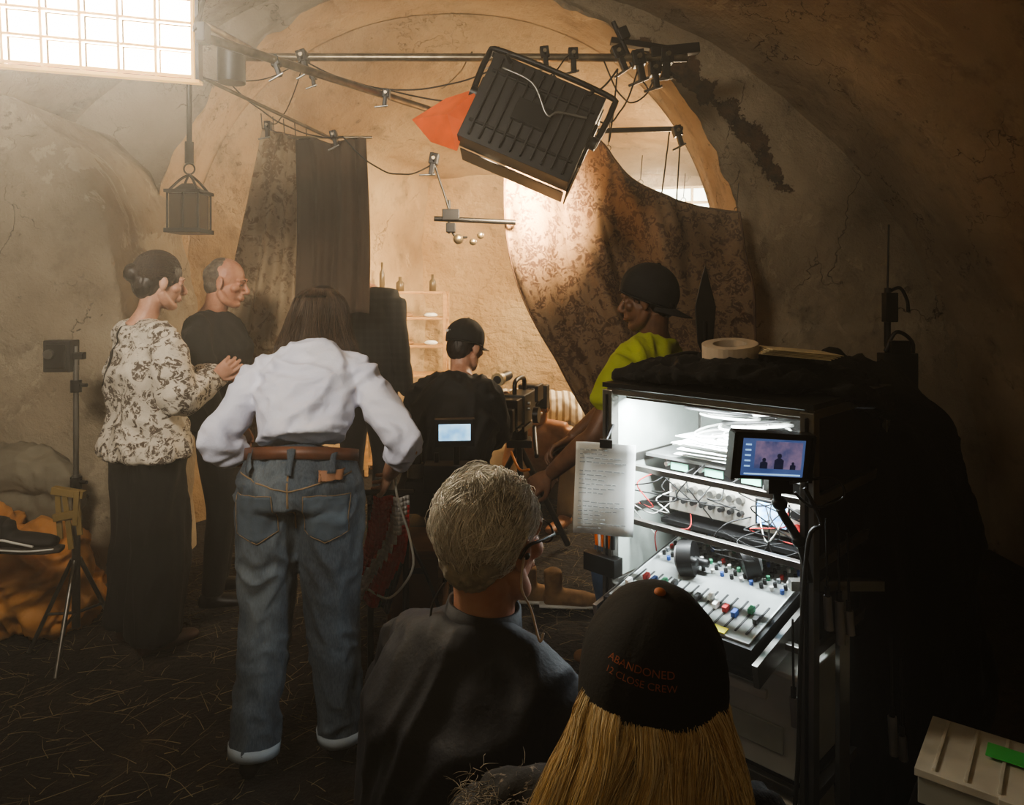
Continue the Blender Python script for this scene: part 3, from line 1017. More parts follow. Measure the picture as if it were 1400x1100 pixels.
b.obj('bottles_and_bowls', G)

G = group('window_1', (1.5, 6.2, 2.3))
b = MB(); b.M = frame((1.55, 6.3, 2.22), 12, 14, 0)
wg = M('window_glow', (225, 240, 235), .4, emit=4.0)
b.box((0, .0, 0), (.62, .01, .36), wg)
wf = M('window_frame', (210, 200, 170), .6)
for z in (-.19, -.06, .06, .19): b.box((0, -.02, z), (.66, .03, .022), wf)
for x in (-.33, 0, .33): b.box((x, -.02, 0), (.022, .035, .4), wf)
b.obj('frame', G, bevel=.003)

bedc = M('bed_linen', (206, 184, 150), .9, 0, (176, 152, 114), 6, .003, 40)
stripe = NT('striped_blanket')
wv = stripe.n('ShaderNodeTexWave'); wv.inputs['Scale'].default_value = 6; wv.inputs['Distortion'].default_value = .6
stripe.l(stripe.tc.outputs['Object'], wv.inputs['Vector'])
stripe.l(stripe.ramp(wv.outputs['Fac'], [(0.5, lin((216, 208, 190))), (0.8, lin((150, 134, 110)))]), stripe.b.inputs['Base Color'])
stripe.b.inputs['Roughness'].default_value = .9
G = group('straw_bed', (.3, 5.8, .3))
o = Org(); o.loft([((-.5, 5.75, .24), .42, .2), ((.2, 5.75, .25), .48, .22), ((1.2, 5.8, .25), .48, .2)], side=(0, 1, 0), e=4)
o.bake('mattress', bedc, .03, 3, G, folds(.03, (3, 3, 3)))
o = Org(); o.tube([(-.12, 5.45, .66), (.15, 5.55, .64), (.45, 5.75, .6)], [.12, .13, .12]); o.tube([(-.2, 5.7, .52), (.3, 5.9, .5)], [.13, .13], k=1)
o.ell((.7, 5.8, .5), (.3, .25, .14))
o.bake('rolled_blankets', stripe.mat, .018, 3, G, folds(.014, (10, 10, 10)))

G, J, F, tp, lg_ = figure('shirtless_actor', (.19, 5.15), -145, 1.72, skin_tan, M('linen_trousers', (120, 96, 66), .9), skin_tan,
    over=dict(pelvis=(.24, 5.18, .18), waist=(.24, 5.15, .30), chest=(.22, 5.1, .44), neck=(.19, 5.07, .60), head=(.17, 5.02, .72),
              shL=(.37, 5.02, .55), shR=(.03, 5.14, .54), elL=(.42, 4.95, .36), elR=(-.03, 5.05, .32), wrL=(.28, 4.85, .26), wrR=(.02, 4.88, .22),
              hipL=(.3, 5.12, .15), hipR=(.15, 5.18, .15), kneeL=(.38, 4.78, .36), kneeR=(.0, 4.85, .3), ankL=(.33, 4.62, .09), ankR=(-.08, 4.65, .09)),
    sleeve='bare', hp=-15, shoes=skin_tan)
hair_shell(G, F, M('hair_cropped', (84, 56, 36), .8), 1.02, voxel=.006)

# ------------------------------------------------------------------ PEOPLE
shirtw = M('white_shirt', (220, 222, 236), .85, 0, (204, 208, 228), 5, .0015, 120)
jt = NT('denim')
n1 = jt.noise(4.5, 4, jt.co((1, 1, .5))); n2 = jt.noise(260, 2, jt.co((1, 1, .25)))
c = jt.ramp(n1, [(.32, lin((38, 47, 58))), (.50, lin((64, 78, 91))), (.68, lin((120, 131, 139)))])
c = jt.mix(.25, c, jt.ramp(n2, [(.3, lin((30, 39, 50))), (.7, lin((116, 128, 138)))]))
jt.l(c, jt.b.inputs['Base Color']); jt.b.inputs['Roughness'].default_value = .85; jt.bump(n2, .001, .5)
jeans = jt.mat
G, J, F, topo, leg = figure('woman_in_jeans', (-.67, 2.31), 0, 1.70, shirtw, jeans, skin,
    over=dict(pelvis=(-.67, 2.31, .90), waist=(-.67, 2.35, 1.04), chest=(-.68, 2.43, 1.17), neck=(-.69, 2.56, 1.30), head=(-.695, 2.69, 1.385),
              shL=(-.855, 2.48, 1.22), shR=(-.515, 2.48, 1.22), elL=(-.955, 2.36, 1.02), elR=(-.345, 2.38, 1.01), wrL=(-.85, 2.56, .875), wrR=(-.44, 2.62, .85),
              hipL=(-.765, 2.31, .87), hipR=(-.575, 2.31, .87), kneeL=(-.785, 2.33, .48), kneeR=(-.575, 2.34, .48), ankL=(-.80, 2.27, .09), ankR=(-.55, 2.36, .09)),
    tuck=.55, sleeve='rolled', sleeve_r=1.05, fat=1.03, hipw=1.10, legs=(.060, .049, .047, .043), hp=-28, male=False,
    topfold=folds(.013, (8, 8, 11), 2.0), botfold=folds(.010, (11, 11, 8), 5.0), voxel=.008, hand_curl=25)
leather = M('leather_belt', (104, 62, 42), .5, 0, (80, 46, 30), 20)
sp = [J['pelvis'], J['waist'], J['chest'], J['neck']]
b = MB()
ring = []
for t in (.52, .74):
    ring.append((polyl(t, sp), .088 * 1.70 * 1.03 * 1.10 + .010, .067 * 1.70 * 1.03 + .012, V((1, 0, 0))))
vsb, fsb = loft_geo(ring, n=48, cap=False)
b.add(vsb, fsb, leather, True); b.obj('belt', G, solid=.006)
stitch = M('stitching', (140, 118, 90), .8)
pocketm = M('denim_pocket', (84, 99, 112), .85, 0, (60, 74, 86), 12, .001, 200)
def pocket(a, bb):
    if bb < .22:
        bb = bb + .22 * abs(a - .5) * 2 * (.22 - bb) / .22
    return a, bb
for nm, x, tl in (('back_pocket_l', -.775, .06), ('back_pocket_r', -.565, -.06)):
    surf_patch(leg, nm, pocket, (x, 2.2, .815), (1, 0, tl), (-tl, 0, 1), .125, .15, (0, 1, 0), pocketm, G, .004, stitch=stitch)
surf_patch(leg, 'leather_patch', None, (-.555, 2.2, .945), (1, 0, 0), (0, 0, 1), .065, .03, (0, 1, 0), M('patch_leather', (150, 104, 72), .6), G, .012)
for x in (-.665, -.79, -.55):
    surf_patch(leg, 'belt_loop', None, (x, 2.2, .985), (1, 0, 0), (0, 0, 1), .014, .07, (0, 1, 0), jeans, G, .017, 2, 8)
surf_patch(leg, 'centre_seam', None, (-.67, 2.2, .87), (1, 0, 0), (0, 0, 1), .006, .2, (0, 1, 0), stitch, G, .001, 2, 14)
surf_patch(leg, 'yoke_seam_l', None, (-.755, 2.2, .925), (1, 0, -.22), (0, 0, 1), .17, .004, (0, 1, 0), stitch, G, .002, 14, 2)
surf_patch(leg, 'yoke_seam_r', None, (-.585, 2.2, .925), (1, 0, .22), (0, 0, 1), .17, .004, (0, 1, 0), stitch, G, .002, 14, 2)
cuff = M('denim_cuff', (160, 172, 182), .85)
b = MB()
for s in 'LR':
    a_, k_ = J['ank' + s], J['knee' + s]
    d = (k_ - a_).normalized()
    vsb, fsb = loft_geo([(a_ - d * .015, .078, .078), (a_ + d * .018, .079, .079)], n=28, cap=False); b.add(vsb, fsb, cuff, True)
b.obj('jeans_cuffs', G, solid=.006)
hb = hairmat('brown_hair', [(0, (34, 24, 17)), (.5, (58, 42, 31)), (1, (92, 70, 52))])
hbase = M('brown_hair_base', (36, 26, 19), .7, 0, (25, 18, 13), 30, .004, 80, (1, 1, .2))
long_hair(G, ((-.705, 2.70, 1.522, .008, .008), (-.702, 2.695, 1.512, .050, .050), (-.698, 2.685, 1.48, .084, .078), (-.696, 2.67, 1.43, .100, .090), (-.694, 2.64, 1.38, .110, .090), (-.69, 2.60, 1.335, .124, .074), (-.685, 2.575, 1.30, .138, .055), (-.68, 2.56, 1.26, .140, .045)),
          4200, hbase, hb, .0011, 6, (-.005, .008), .016, (.005, .014), 6, .06, .008, True)

floral = pattern('floral_blouse', (200, 190, 174), (86, 75, 66), 17, .49, .55, 1.8, (208, 200, 186))
blackpants = M('black_trousers', (18, 17, 17), .9, 0, (11, 10, 10), 5, .002, 60)
G, J, F, topo, leg = figure('woman_in_floral_blouse', (-1.55, 3.10), 40, 1.64, floral, blackpants, skin,
    over=dict(head=(-1.505, 3.13, 1.545), neck=(-1.565, 3.09, 1.375), elR=(-1.34, 2.95, 1.07), wrR=(-1.27, 3.12, 1.14), elL=(-1.52, 3.33, 1.09), wrL=(-1.28, 3.28, 1.13)),
    loose=1.25, fat=1.12, sleeve_r=1.45, hipw=1.08, legs=(.068, .068, .068, .064), hy=50, hp=-10, male=False, topfold=folds(.016, (8, 8, 6), 1.0), botfold=folds(.016, (9, 9, 3), 3.0),
    hands=dict(R=((.8, .1, .6), (-.3, .9, .1), 45), L=((.75, -.5, .5), (.1, -.9, .2), 45)), shoes=M('brown_boot', (60, 34, 24), .6))
darkh = M('dark_hair', (40, 28, 20), .5, 0, (22, 15, 11), 40, .003, 90, (1, 1, .3))
darks = hairmat('dark_hair_strands', [(0, (26, 18, 13)), (.6, (50, 36, 26)), (1, (74, 54, 40))])
hair_shell(G, F, darkh, 1.10, [('e', (0, -.115, .02), (.045, .04, .042))])
scalp_hair(G, F, darks, 1800, A=(.086, .104, .097), c0=(0, -.02, .034), ln=(.12, .25), lift=(0, .03), r=.0011, mess=.1, back=(0, -1, .1), zmin=-.6, clump=.3)
surf_patch(topo, 'bag_strap', None, (-1.66, 2.7, 1.24), (1, 0, 0), (.35, 0, 1), .016, .26, (0, 1, 0), black, G, .004, 2, 20)

bshirt = M('black_shirt', (22, 21, 20), .9, 0, (14, 13, 13), 5, .002, 80)
G, J, F, topo, leg = figure('man_in_black_shirt', (-1.42, 3.55), 75, 1.70, bshirt, blackpants, M('skin_ruddy', (200, 146, 118), .5, 0, (182, 122, 96), 18, .0008, 160),
    over=dict(head=(-1.375, 3.52, 1.55), neck=(-1.46, 3.55, 1.39), shR=(-1.45, 3.36, 1.33), shL=(-1.46, 3.74, 1.33)), fat=1.12, loose=1.08, hy=86, hp=-12, topfold=folds(.014, (8, 8, 5), 4.0))
ghair = M('grey_brown_hair', (108, 96, 82), .7, 0, (76, 64, 52), 60, .003, 120)
o = Org(F); o.ell((0, -.042, .022), (.079, .072, .070)); o.ell((0, -.05, -.02), (.07, .05, .06)); o.ell((0, -.03, .05), (.068, .066, .066))
o.bake('hair', ghair, .006, 2, G, folds(.002, (80, 80, 50)))

pld = NT('plaid_shirt')
ck = pld.n('ShaderNodeTexWave'); ck.inputs['Scale'].default_value = 8; ck.bands_direction = 'Z'
ck2 = pld.n('ShaderNodeTexWave'); ck2.inputs['Scale'].default_value = 8; ck2.bands_direction = 'X'
pld.l(pld.tc.outputs['Object'], ck.inputs[0]); pld.l(pld.tc.outputs['Object'], ck2.inputs[0])
cc = pld.mix(.5, pld.ramp(ck.outputs['Fac'], [(.45, lin((10, 11, 12))), (.8, lin((30, 31, 31)))]), pld.ramp(ck2.outputs['Fac'], [(.45, lin((9, 10, 11))), (.8, lin((32, 32, 31)))]))
pld.l(cc, pld.b.inputs['Base Color']); pld.b.inputs['Roughness'].default_value = .95
G, J, F, topo, leg = figure('man_in_plaid_shirt', (-.88, 4.42), 20, 1.82, pld.mat, blackpants, skin, over=dict(head=(-1.0, 4.42, 1.70)), fat=1.05, loose=1.1, hy=10, topfold=folds(.006, (8, 8, 4), 9.0))
hair_shell(G, F, darkh, 1.06)

G, J, F, topo, leg = figure('camera_operator', (-.30, 3.75), 20, 1.80, M('black_jacket', (18, 17, 17), .8, 0, (12, 11, 11), 5, .002, 60), blackpants, skin,
    over=dict(pelvis=(-.33, 3.62, .50), waist=(-.325, 3.65, .66), chest=(-.30, 3.71, .86), neck=(-.265, 3.78, 1.08), head=(-.243, 3.85, 1.215),
              shL=(-.475, 3.80, 1.00), shR=(-.115, 3.68, 1.00), elL=(-.52, 3.95, .76), elR=(-.09, 3.82, .74), wrL=(-.28, 4.12, .82), wrR=(-.03, 4.02, .86),
              hipL=(-.42, 3.66, .49), hipR=(-.24, 3.60, .49), kneeL=(-.42, 4.08, .50), kneeR=(-.14, 4.05, .48), ankL=(-.44, 4.12, .09), ankR=(-.12, 4.12, .09)),
    fat=1.25, loose=1.14, sleeve_r=1.3, hy=38, hp=-14, topfold=folds(.018, (8, 8, 5), 7.0))
hair_shell(G, F, darkh, 1.04)
capo, CF = make_cap(G, F @ V((0, -.014, .045)), 38, -14, 0, M('black_cap', (19, 18, 19), .85, 0, (13, 12, 13), 10, .001, 200), 1.0, cut=-.03)
b = MB(CF)
for k in range(5): b.box((-.05 + k * .017, -.105 + abs(k - 2) * .004, .018), (.010, .004, .012), paper)
b.obj('cap_logo', G)
def stool(x, y, z, yaw=0):
    G = group('folding_stool', (x, y, 0))
    b = MB(frame((x, y, 0), yaw)); b.box((0, 0, z), (.36, .32, .03), black)
    for yy in (-.13, .13):
        b.cyl((-.17, yy, 0.01), (.16, yy, z), .011, blackm, n=8); b.cyl((.17, yy, 0.01), (-.16, yy, z), .011, blackm, n=8)
    b.obj('stool', G, bevel=.006)
stool(-.33, 3.62, .355, 0); stool(-.14, 1.27, .27, 38); stool(.15, .92, .27, 10)

# white haired man seated
navy = M('navy_jacket', (26, 31, 44), .7, 0, (18, 22, 32), 4, .0015, 90)
G, J, F, topo, leg = figure('white_haired_man', (-.08, 1.38), 38, 1.76, navy, M('dark_trousers', (22, 22, 26), .9), M('skin_pink', (198, 154, 134), .5, 0, (182, 130, 110), 18, .0006, 160),
    over=dict(pelvis=(-.14, 1.27, .42), waist=(-.12, 1.29, .57), chest=(-.09, 1.33, .74), neck=(-.055, 1.36, .895), head=(-.036, 1.36, 1.045),
              shL=(-.20, 1.455, .80), shR=(.065, 1.245, .80), elL=(-.24, 1.62, .60), elR=(.14, 1.36, .60), wrL=(-.03, 1.74, .54), wrR=(.17, 1.60, .56),
              hipL=(-.20, 1.33, .42), hipR=(-.06, 1.22, .42), kneeL=(.00, 1.74, .47), kneeR=(.17, 1.64, .47), ankL=(-.02, 1.82, .09), ankR=(.15, 1.72, .09)),
    fat=1.1, loose=1.1, sleeve_r=1.3, hy=44, hp=-3, topfold=folds(.013, (6, 6, 5), 11.0), voxel=.0085, headscale=1.02)
whb = M('white_hair_base', (190, 184, 172), .7, 0, (146, 140, 130), 40, .004, 90)
o = Org(F); o.ell((0, -.02, .036), (.077, .094, .084)); o.ell((0, -.052, -.018), (.066, .054, .066))
o.bake('hair', whb, .005, 3, G, folds(.003, (50, 50, 30)))
whs = hairmat('white_hair', [(0, (190, 184, 174)), (.4, (236, 233, 226)), (1, (254, 253, 250))], .4)
scalp_hair(G, F, whs, 5600, A=(.080, .097, .088), ln=(.10, .21), lift=(.05, .17), r=.0013, mess=.11, clump=1.1, back=(.6, -.9, -.4))
b = MB(F)
gf = M('glasses_frame', (30, 26, 28), .3)
for sx in (-1, 1):
    b.tube([(sx * .075, .085, .008), (sx * .090, .03, .010), (sx * .093, -.005, .008), (sx * .089, -.022, -.012)], .0030, gf)
    pr = [(sx * .034 + .027 * math.cos(2 * math.pi * i / 20), .104 - .25 * abs(.034 * sx + .027 * math.cos(2 * math.pi * i / 20)) ** 1.3, .002 + .02 * math.sin(2 * math.pi * i / 20)) for i in range(21)]
    b.tube(pr, .0022, gf, 6, 0)
    b.tube([(sx * .061, .1, .006), (sx * .075, .085, .008)], .002, gf)
b.tube([(-.008, .104, .006), (0, .107, .01), (.008, .104, .006)], .002, gf)
b.obj('glasses', G)
b = MB(F)
b.tube([(.088, -.01, -.012), (.094, -.02, -.06), (.1, .0, -.10), (.13, -.01, -.14), (.13, .0, -.13)], .0022, M('clear_tube', (220, 200, 180), .3))
b.sph((.084, .0, -.012), .007, black)
b.tube([(-.06, -.06, -.085), (-.072, -.075, -.12), (-.06, -.09, -.15)], .002, black)
b.obj('earpiece', G)
nk = J['neck']; up = (J['head'] - J['neck']).normalized()
vsb, fsb = loft_geo([(nk - up * .045, .088, .082), (nk - up * .01, .076, .072), (nk + up * .030, .069, .069)], side=(1, 0, 0), n=32, cap=False)
b = MB(); b.add(vsb, fsb, navy, True); b.obj('collar', G, solid=.007)

# blonde woman in black cap
blk_top = pattern('black_speckled_top', (24, 22, 22), (120, 110, 100), 55, .6, .66, 1.2, (30, 28, 28))
G, J, F, topo, leg = figure('blonde_woman_in_cap', (.16, .98), 0, 1.64, blk_top, M('dark_trousers', (26, 26, 30), .9), skin,
    over=dict(pelvis=(.15, .92, .42), waist=(.15, .93, .54), chest=(.155, .955, .68), neck=(.16, .985, .835), head=(.188, 1.005, .965),
              shL=(-.03, .985, .785), shR=(.345, .965, .775), elL=(-.06, 1.06, .57), elR=(.41, 1.04, .57), wrL=(.16, 1.20, .53), wrR=(.36, 1.20, .53),
              hipL=(.08, .93, .41), hipR=(.23, .93, .41), kneeL=(.27, 1.28, .43), kneeR=(.45, 1.22, .43), ankL=(.28, 1.36, .09), ankR=(.46, 1.30, .09)),
    fat=1.06, loose=1.08, sleeve_r=1.25, hy=8, hp=-4, male=False, topfold=folds(.008, (12, 12, 8), 6.0))
blb = M('blonde_base', (168, 138, 98), .7, 0, (126, 100, 66), 40, .003, 80, (1, 1, .15))
bls = hairmat('blonde_hair', [(0, (168, 138, 98)), (.3, (214, 188, 144)), (.7, (240, 222, 184)), (1, (252, 243, 220))], .34)
long_hair(G, ((.187, .99, 1.01, .070, .072), (.186, .982, .975, .088, .084), (.180, .962, .935, .100, .078), (.165, .93, .89, .120, .062), (.148, .90, .82, .145, .048), (.140, .885, .73, .150, .042), (.138, .88, .66, .138, .036)),
          11000, blb, bls, .0006, 7, (-.006, .010), .016, (.005, .015), 8, .08, .012)
lines = []
for i in range(260):
    x0 = random.uniform(-.07, .06); p = V((x0, .96 + random.gauss(0, .03), .838 + random.random() * .008))
    pts = [p]; d = V((random.gauss(0, 1), random.gauss(0, .5), random.uniform(.1, .6))).normalized()
    for k in range(4):
        d = (d + V((random.gauss(0, .3), random.gauss(0, .3), -.25))).normalized(); pts.append(pts[-1] + d * .007)
    lines.append(pts)
strand_mesh('top_fringe', lines, .0006, M('fringe_yarn', (150, 140, 124), .8), G)
capm = M('black_cap_felt', (14, 13, 14), .9, 0, (9, 8, 9), 12, .001, 220)
orange = M('orange_thread', (176, 104, 64), .6)
CAPR = (.101, .114, .136)
capo, CF = make_cap(G, (.19, .995, .972), 8, 12, 4, capm, 1.0, CAPR, button=orange, cut=-.080)
bm = bmesh.new(); bm.from_mesh(capo.data); cbvh = BVHTree.FromBMesh(bm); bm.free()
def cap_text(txt, el, size, xo):
    cu = bpy.data.curves.new('t', 'FONT'); cu.body = txt; cu.size = size; cu.align_x = 'CENTER'
    ob = bpy.data.objects.new('t', cu); COL.objects.link(ob)
    dg = bpy.context.evaluated_depsgraph_get()
    me = bpy.data.meshes.new_from_object(ob.evaluated_get(dg)); bpy.data.objects.remove(ob)
    bm = bmesh.new(); bm.from_mesh(me); bmesh.ops.triangulate(bm, faces=bm.faces[:]); bmesh.ops.subdivide_edges(bm, edges=bm.edges[:], cuts=1)
    bm.verts.index_update()
    ctr = CF @ V((0, 0, 0))
    vs = []
    for v in bm.verts:
        e_ = math.radians(el) + v.co.y / .125
        ang = (v.co.x / .11 + xo) / max(.3, math.cos(math.radians(el)))
        tgt = CF @ V((.25 * math.cos(e_) * math.sin(ang), -.25 * math.cos(e_) * math.cos(ang), .25 * math.sin(e_)))
        d = (ctr - tgt).normalized()
        q, nn, _, _ = cbvh.ray_cast(tgt, d)
        vs.append((q if q is not None else tgt) - d * .0042)
    fs = [tuple(v.index for v in f.verts) for f in bm.faces]
    bm.free()
    b = MB(); b.add(vs, fs, M('embroidery', (150, 78, 48), .8)); b.obj('cap_lettering', G)
cap_text('ABANDONED', 41, .0125, -.22); cap_text('12 CLOSE CREW', 34.5, .0115, -.22)

# man in lime shirt
lime = M('lime_shirt', (170, 178, 66), .85, 0, (150, 158, 56), 5, .0015, 120)
blue = M('blue_jeans', (58, 84, 118), .9, 0, (42, 64, 94), 8, .001, 200)
G, J, F, topo, leg = figure('man_in_lime_shirt', (.55, 2.85), -62, 1.72, lime, blue, M('skin_brown', (118, 82, 60), .5, 0, (94, 64, 46), 18, .0006, 160),
    over=dict(pelvis=(.58, 2.86, .86), waist=(.57, 2.85, 1.0), chest=(.54, 2.82, 1.16), neck=(.545, 2.80, 1.335), head=(.515, 2.79, 1.475),
              shL=(.42, 2.66, 1.245), shR=(.60, 3.0, 1.26), elL=(.30, 2.60, 1.0), wrL=(.14, 2.70, .83), elR=(.45, 3.1, 1.05), wrR=(.24, 3.0, .9),
              hipL=(.53, 2.78, .83), hipR=(.62, 2.94, .83), kneeL=(.38, 2.80, .47), kneeR=(.55, 3.0, .46), ankL=(.42, 2.86, .09), ankR=(.60, 3.05, .09)),
    sleeve='short', sleeve_r=1.2, loose=1.12, fat=1.08, hy=-68, hp=-8, topfold=folds(.013, (9, 9, 6), 8.0), hands=dict(L=((-.6, .2, -.5), (.3, .6, -.3), 35), R=((-.8, -.1, -.4), (0, -.3, -.8), 35)),
    shoes=M('tan_boot', (120, 84, 50), .7), legs=(.056, .045, .042, .04))
hair_shell(G, F, darkh, 1.06)
make_cap(G, F @ V((0, -.014, .030)), -68 + 180, -20, 0, M('black_cap', (20, 19, 20)), 1.03, cut=-.035)

G, J, F, topo, leg = figure('seated_crew_member', (-2.62, 2.75), 85, 1.75, bshirt, blackpants, skin,
    over=dict(pelvis=(-2.75, 2.75, .49), waist=(-2.77, 2.75, .62), chest=(-2.75, 2.76, .79), neck=(-2.72, 2.76, .97), head=(-2.68, 2.76, 1.12), shL=(-2.73, 2.95, .93), shR=(-2.73, 2.57, .93),
              elL=(-2.68, 3.0, .70), elR=(-2.68, 2.52, .70), wrL=(-2.5, 2.9, .63), wrR=(-2.5, 2.62, .63), hipL=(-2.72, 2.84, .48), hipR=(-2.72, 2.66, .48),
              kneeL=(-2.34, 2.88, .5), kneeR=(-2.30, 2.68, .64), ankL=(-2.25, 2.9, .09), ankR=(-1.90, 2.74, .61)), shoes=M('black_canvas', (22, 20, 20), .7))
b = MB()
b.loft([((-1.96, 2.725, .548), .036, .012), ((-1.88, 2.73, .546), .040, .012), ((-1.80, 2.735, .543), .047, .012), ((-1.73, 2.74, .541), .045, .011), ((-1.69, 2.745, .540), .028, .010)], M('sole_rubber', (60, 58, 54), .7), side=(0, 1, 0), e=3)
b.tube([(-1.94, 2.691, .566), (-1.88, 2.680, .592), (-1.82, 2.680, .582), (-1.76, 2.688, .566)], .0045, whiteplastic)
b.tube([(-1.965, 2.695, .556), (-1.88, 2.683, .555), (-1.78, 2.680, .552), (-1.70, 2.712, .549)], .0035, whiteplastic)
b.obj('shoe_stripe', G)
G = group('equipment_case', (-2.75, 2.75, .2)); b = MB(); b.box((-2.77, 2.75, .18), (.40, .5, .34), black); b.box((-2.77, 2.75, .28), (.42, .52, .02), alu); b.box((-2.77, 2.49, .2), (.1, .02, .05), alu); b.obj('case', G, bevel=.01)

# ------------------------------------------------------------------ LEFT SIDE PROPS
obag = M('orange_sleeping_bag', (204, 146, 82), .6, 0, (178, 116, 58), 3, .003, 30)
gbag = M('grey_bedroll', (134, 126, 108), .85, 0, (108, 100, 84), 4, .003, 40)
G = group('sleeping_bag_pile', (-2.2, 3.3, .3))
o = Org(); o.ell((-2.25, 3.25, .2), (.33, .22, .2)); o.ell((-2.05, 3.2, .30), (.2, .18, .2)); o.ell((-2.42, 3.25, .38), (.25, .18, .16)); o.ell((-2.0, 3.25, .14), (.17, .2, .14)); o.ell((-2.35, 3.2, .50), (.2, .15, .07))
o.bake('orange_bag', obag, .013, 2, G, folds(.035, (6, 6, 8), 3.0))
o = Org(); o.tube([(-2.65, 3.35, .66), (-2.35, 3.33, .70), (-2.1, 3.3, .70), (-1.98, 3.28, .62)], [.10, .11, .10, .06]); o.tube([(-2.6, 3.36, .55), (-2.0, 3.34, .53)], [.12, .10], k=1)
o.bake('grey_roll', gbag, .014, 3, G, folds(.018, (8, 8, 9), 1.0))

G = group('light_stand', (-1.80, 3.0, .6))
b = MB(Matrix.Translation((-1.80, 3.02, 0)))
b.cyl((0, 0, .12), (0, 0, .75), .016, alu); b.cyl((0, 0, .7), (0, 0, 1.2), .011, alu); b.cyl((0, 0, 1.12), (0, 0, 1.28), .008, alu)
for a_ in (1.2, 3.1, 4.9):
    d = V((math.cos(a_), math.sin(a_), 0)); b.cyl(d * .016 + V((0, 0, .40)), d * .20 + V((0, 0, .012)), .009, alu, n=8); b.cyl(V((0, 0, .18)), d * .13 + V((0, 0, .17)), .006, alu, n=8)
for z in (.72, 1.12): b.cyl((0, 0, z - .03), (0, 0, z + .02), .022, blackm); b.cyl((0, 0, z), (.05, -.01, z), .008, blackm, n=8)
b.obj('stand', G, bevel=.002)
b = MB(Matrix.Translation((-1.80, 3.02, 0)))
b.box((-.06, 0, 1.24), (.11, .07, .13), black); b.box((-.06, -.04, 1.24), (.08, .01, .1), blackm); b.cyl((-.08, -.045, 1.25), (-.08, -.06, 1.25), .02, alu); b.box((.01, 0, 1.24), (.05, .03, .03), blackm)
b.obj('junction_box', G, bevel=.004)
yel = M('yellow_webbing', (146, 122, 72), .8)
b = MB(Matrix.Translation((-1.80, 3.0, 0)))
for k, (x0, x1, zb) in enumerate(((-.05, -.03, .50), (-.02, .02, .46), (.03, .06, .52), (.05, .03, .56))):
    b.box(((x0 + x1) / 2, -.03 - .006 * k, (.70 + zb) / 2), (.022, .008, .70 - zb), yel, Matrix.Rotation((x0 - x1) * 3, 3, 'Y'))
b.box((0, -.03, .69), (.13, .03, .03), yel, Matrix.Rotation(.15, 3, 'Y')); b.box((0, -.04, .6), (.11, .02, .03), yel, Matrix.Rotation(-.2, 3, 'Y'))
b.obj('hanging_straps', G, bevel=.002)

G = group('wooden_crate', (-.44, 3.3, .2))
b = MB(); b.box((-.42, 3.32, .20), (.24, .30, .38), wood); b.box((-.42, 3.165, .2), (.20, .012, .30), M('wood_dark', (96, 56, 30), .6)); b.box((-.42, 3.158, .30), (.08, .012, .025), black)
for z in (.03, .37): b.box((-.42, 3.16, z), (.24, .02, .04), wood)
b.obj('crate', G, bevel=.004)
redc = M('red_cloth', (196, 36, 42), .85); whc = M('white_cloth', (224, 222, 220), .85); nvc = M('navy_cloth', (22, 24, 40))
G = group('striped_flag_jacket', (-.50, 2.75, .55))
def fl(u, v):
    return V((-.53 + .15 * u - .05 * v + .02 * math.sin(v * 4), 2.66 + .02 * math.sin(u * 14 + v * 3), .76 - .36 * v - .06 * u * v))
b = MB(); vs = []; n1_, n2_ = 16, 24
for j in range(n2_ + 1):
    for i in range(n1_ + 1): vs.append(fl(i / n1_, j / n2_))
for j in range(n2_):
    for i in range(n1_):
        a_ = j * (n1_ + 1) + i; q_ = i + j * .5
        b.add([vs[a_], vs[a_ + 1], vs[a_ + n1_ + 2], vs[a_ + n1_ + 1]], [(0, 1, 2, 3)], nvc if q_ < 3 else (redc if q_ < 11 else (whc if q_ < 16 else (redc if q_ < 22 else nvc))), True)
b.obj('cloth', G, solid=.006)
b = MB()
b.tube([(-.40, 2.65, 1.0), (-.42, 2.64, .8), (-.37, 2.64, .62), (-.36, 2.64, .5), (-.44, 2.64, .40), (-.52, 2.64, .43)], .0045, whiteplastic)
b.cyl((-.52, 2.69, .02), (-.52, 2.69, .76), .012, blackm); b.cyl((-.39, 2.69, .02), (-.39, 2.69, .76), .012, blackm); b.cyl((-.55, 2.69, .765), (-.36, 2.69, .765), .012, blackm)
b.obj('rack_and_cable', G)

# ------------------------------------------------------------------ CINEMA CAMERA + MONITOR
G = group('cinema_camera', (.03, 4.15, .8))
b = MB(frame((.04, 4.12, .86), 15))
b.box((0, 0, 0), (.13, .26, .16), black); b.box((0, -.19, .0), (.11, .12, .14), blackm)
b.cyl((0, .13, .01), (0, .27, .01), .048, black); b.cyl((0, .27, .01), (0, .32, .01), .056, blackm); b.box((0, .36, .01), (.18, .08, .14), black, None)
b.tube([(0, -.1, .08), (0, -.08, .15), (0, .1, .15), (0, .12, .08)], .013, black)
b.cyl((-.07, -.15, .17), (-.07, .02, .17), .028, black); b.cyl((-.07, -.2, .17), (-.07, -.15, .17), .036, M('eyecup', (200, 180, 140), .4, .4)); b.cyl((-.07, -.205, .17), (-.07, -.2, .17), .022, black)
for x in (-.04, .04): b.cyl((x, -.2, -.1), (x, .4, -.1), .008, alu)
b.box((0, -.02, -.11), (.12, .2, .03), blackm)
b.box((.11, .02, .08), (.02, .14, .09), black); b.cyl((.09, -.02, -.04), (.12, -.02, -.04), .045, blackm)
b.box((.0, -.28, -.03), (.09, .06, .12), black)
b.tube([(.1, -.05, -.1), (.14, -.2, -.14), (.18, -.34, -.2)], .012, black); b.tube([(.02, -.25, -.2), (.1, -.38, -.26), (.17, -.45, -.24)], .007, M('orange_cable', (214, 120, 40), .5))
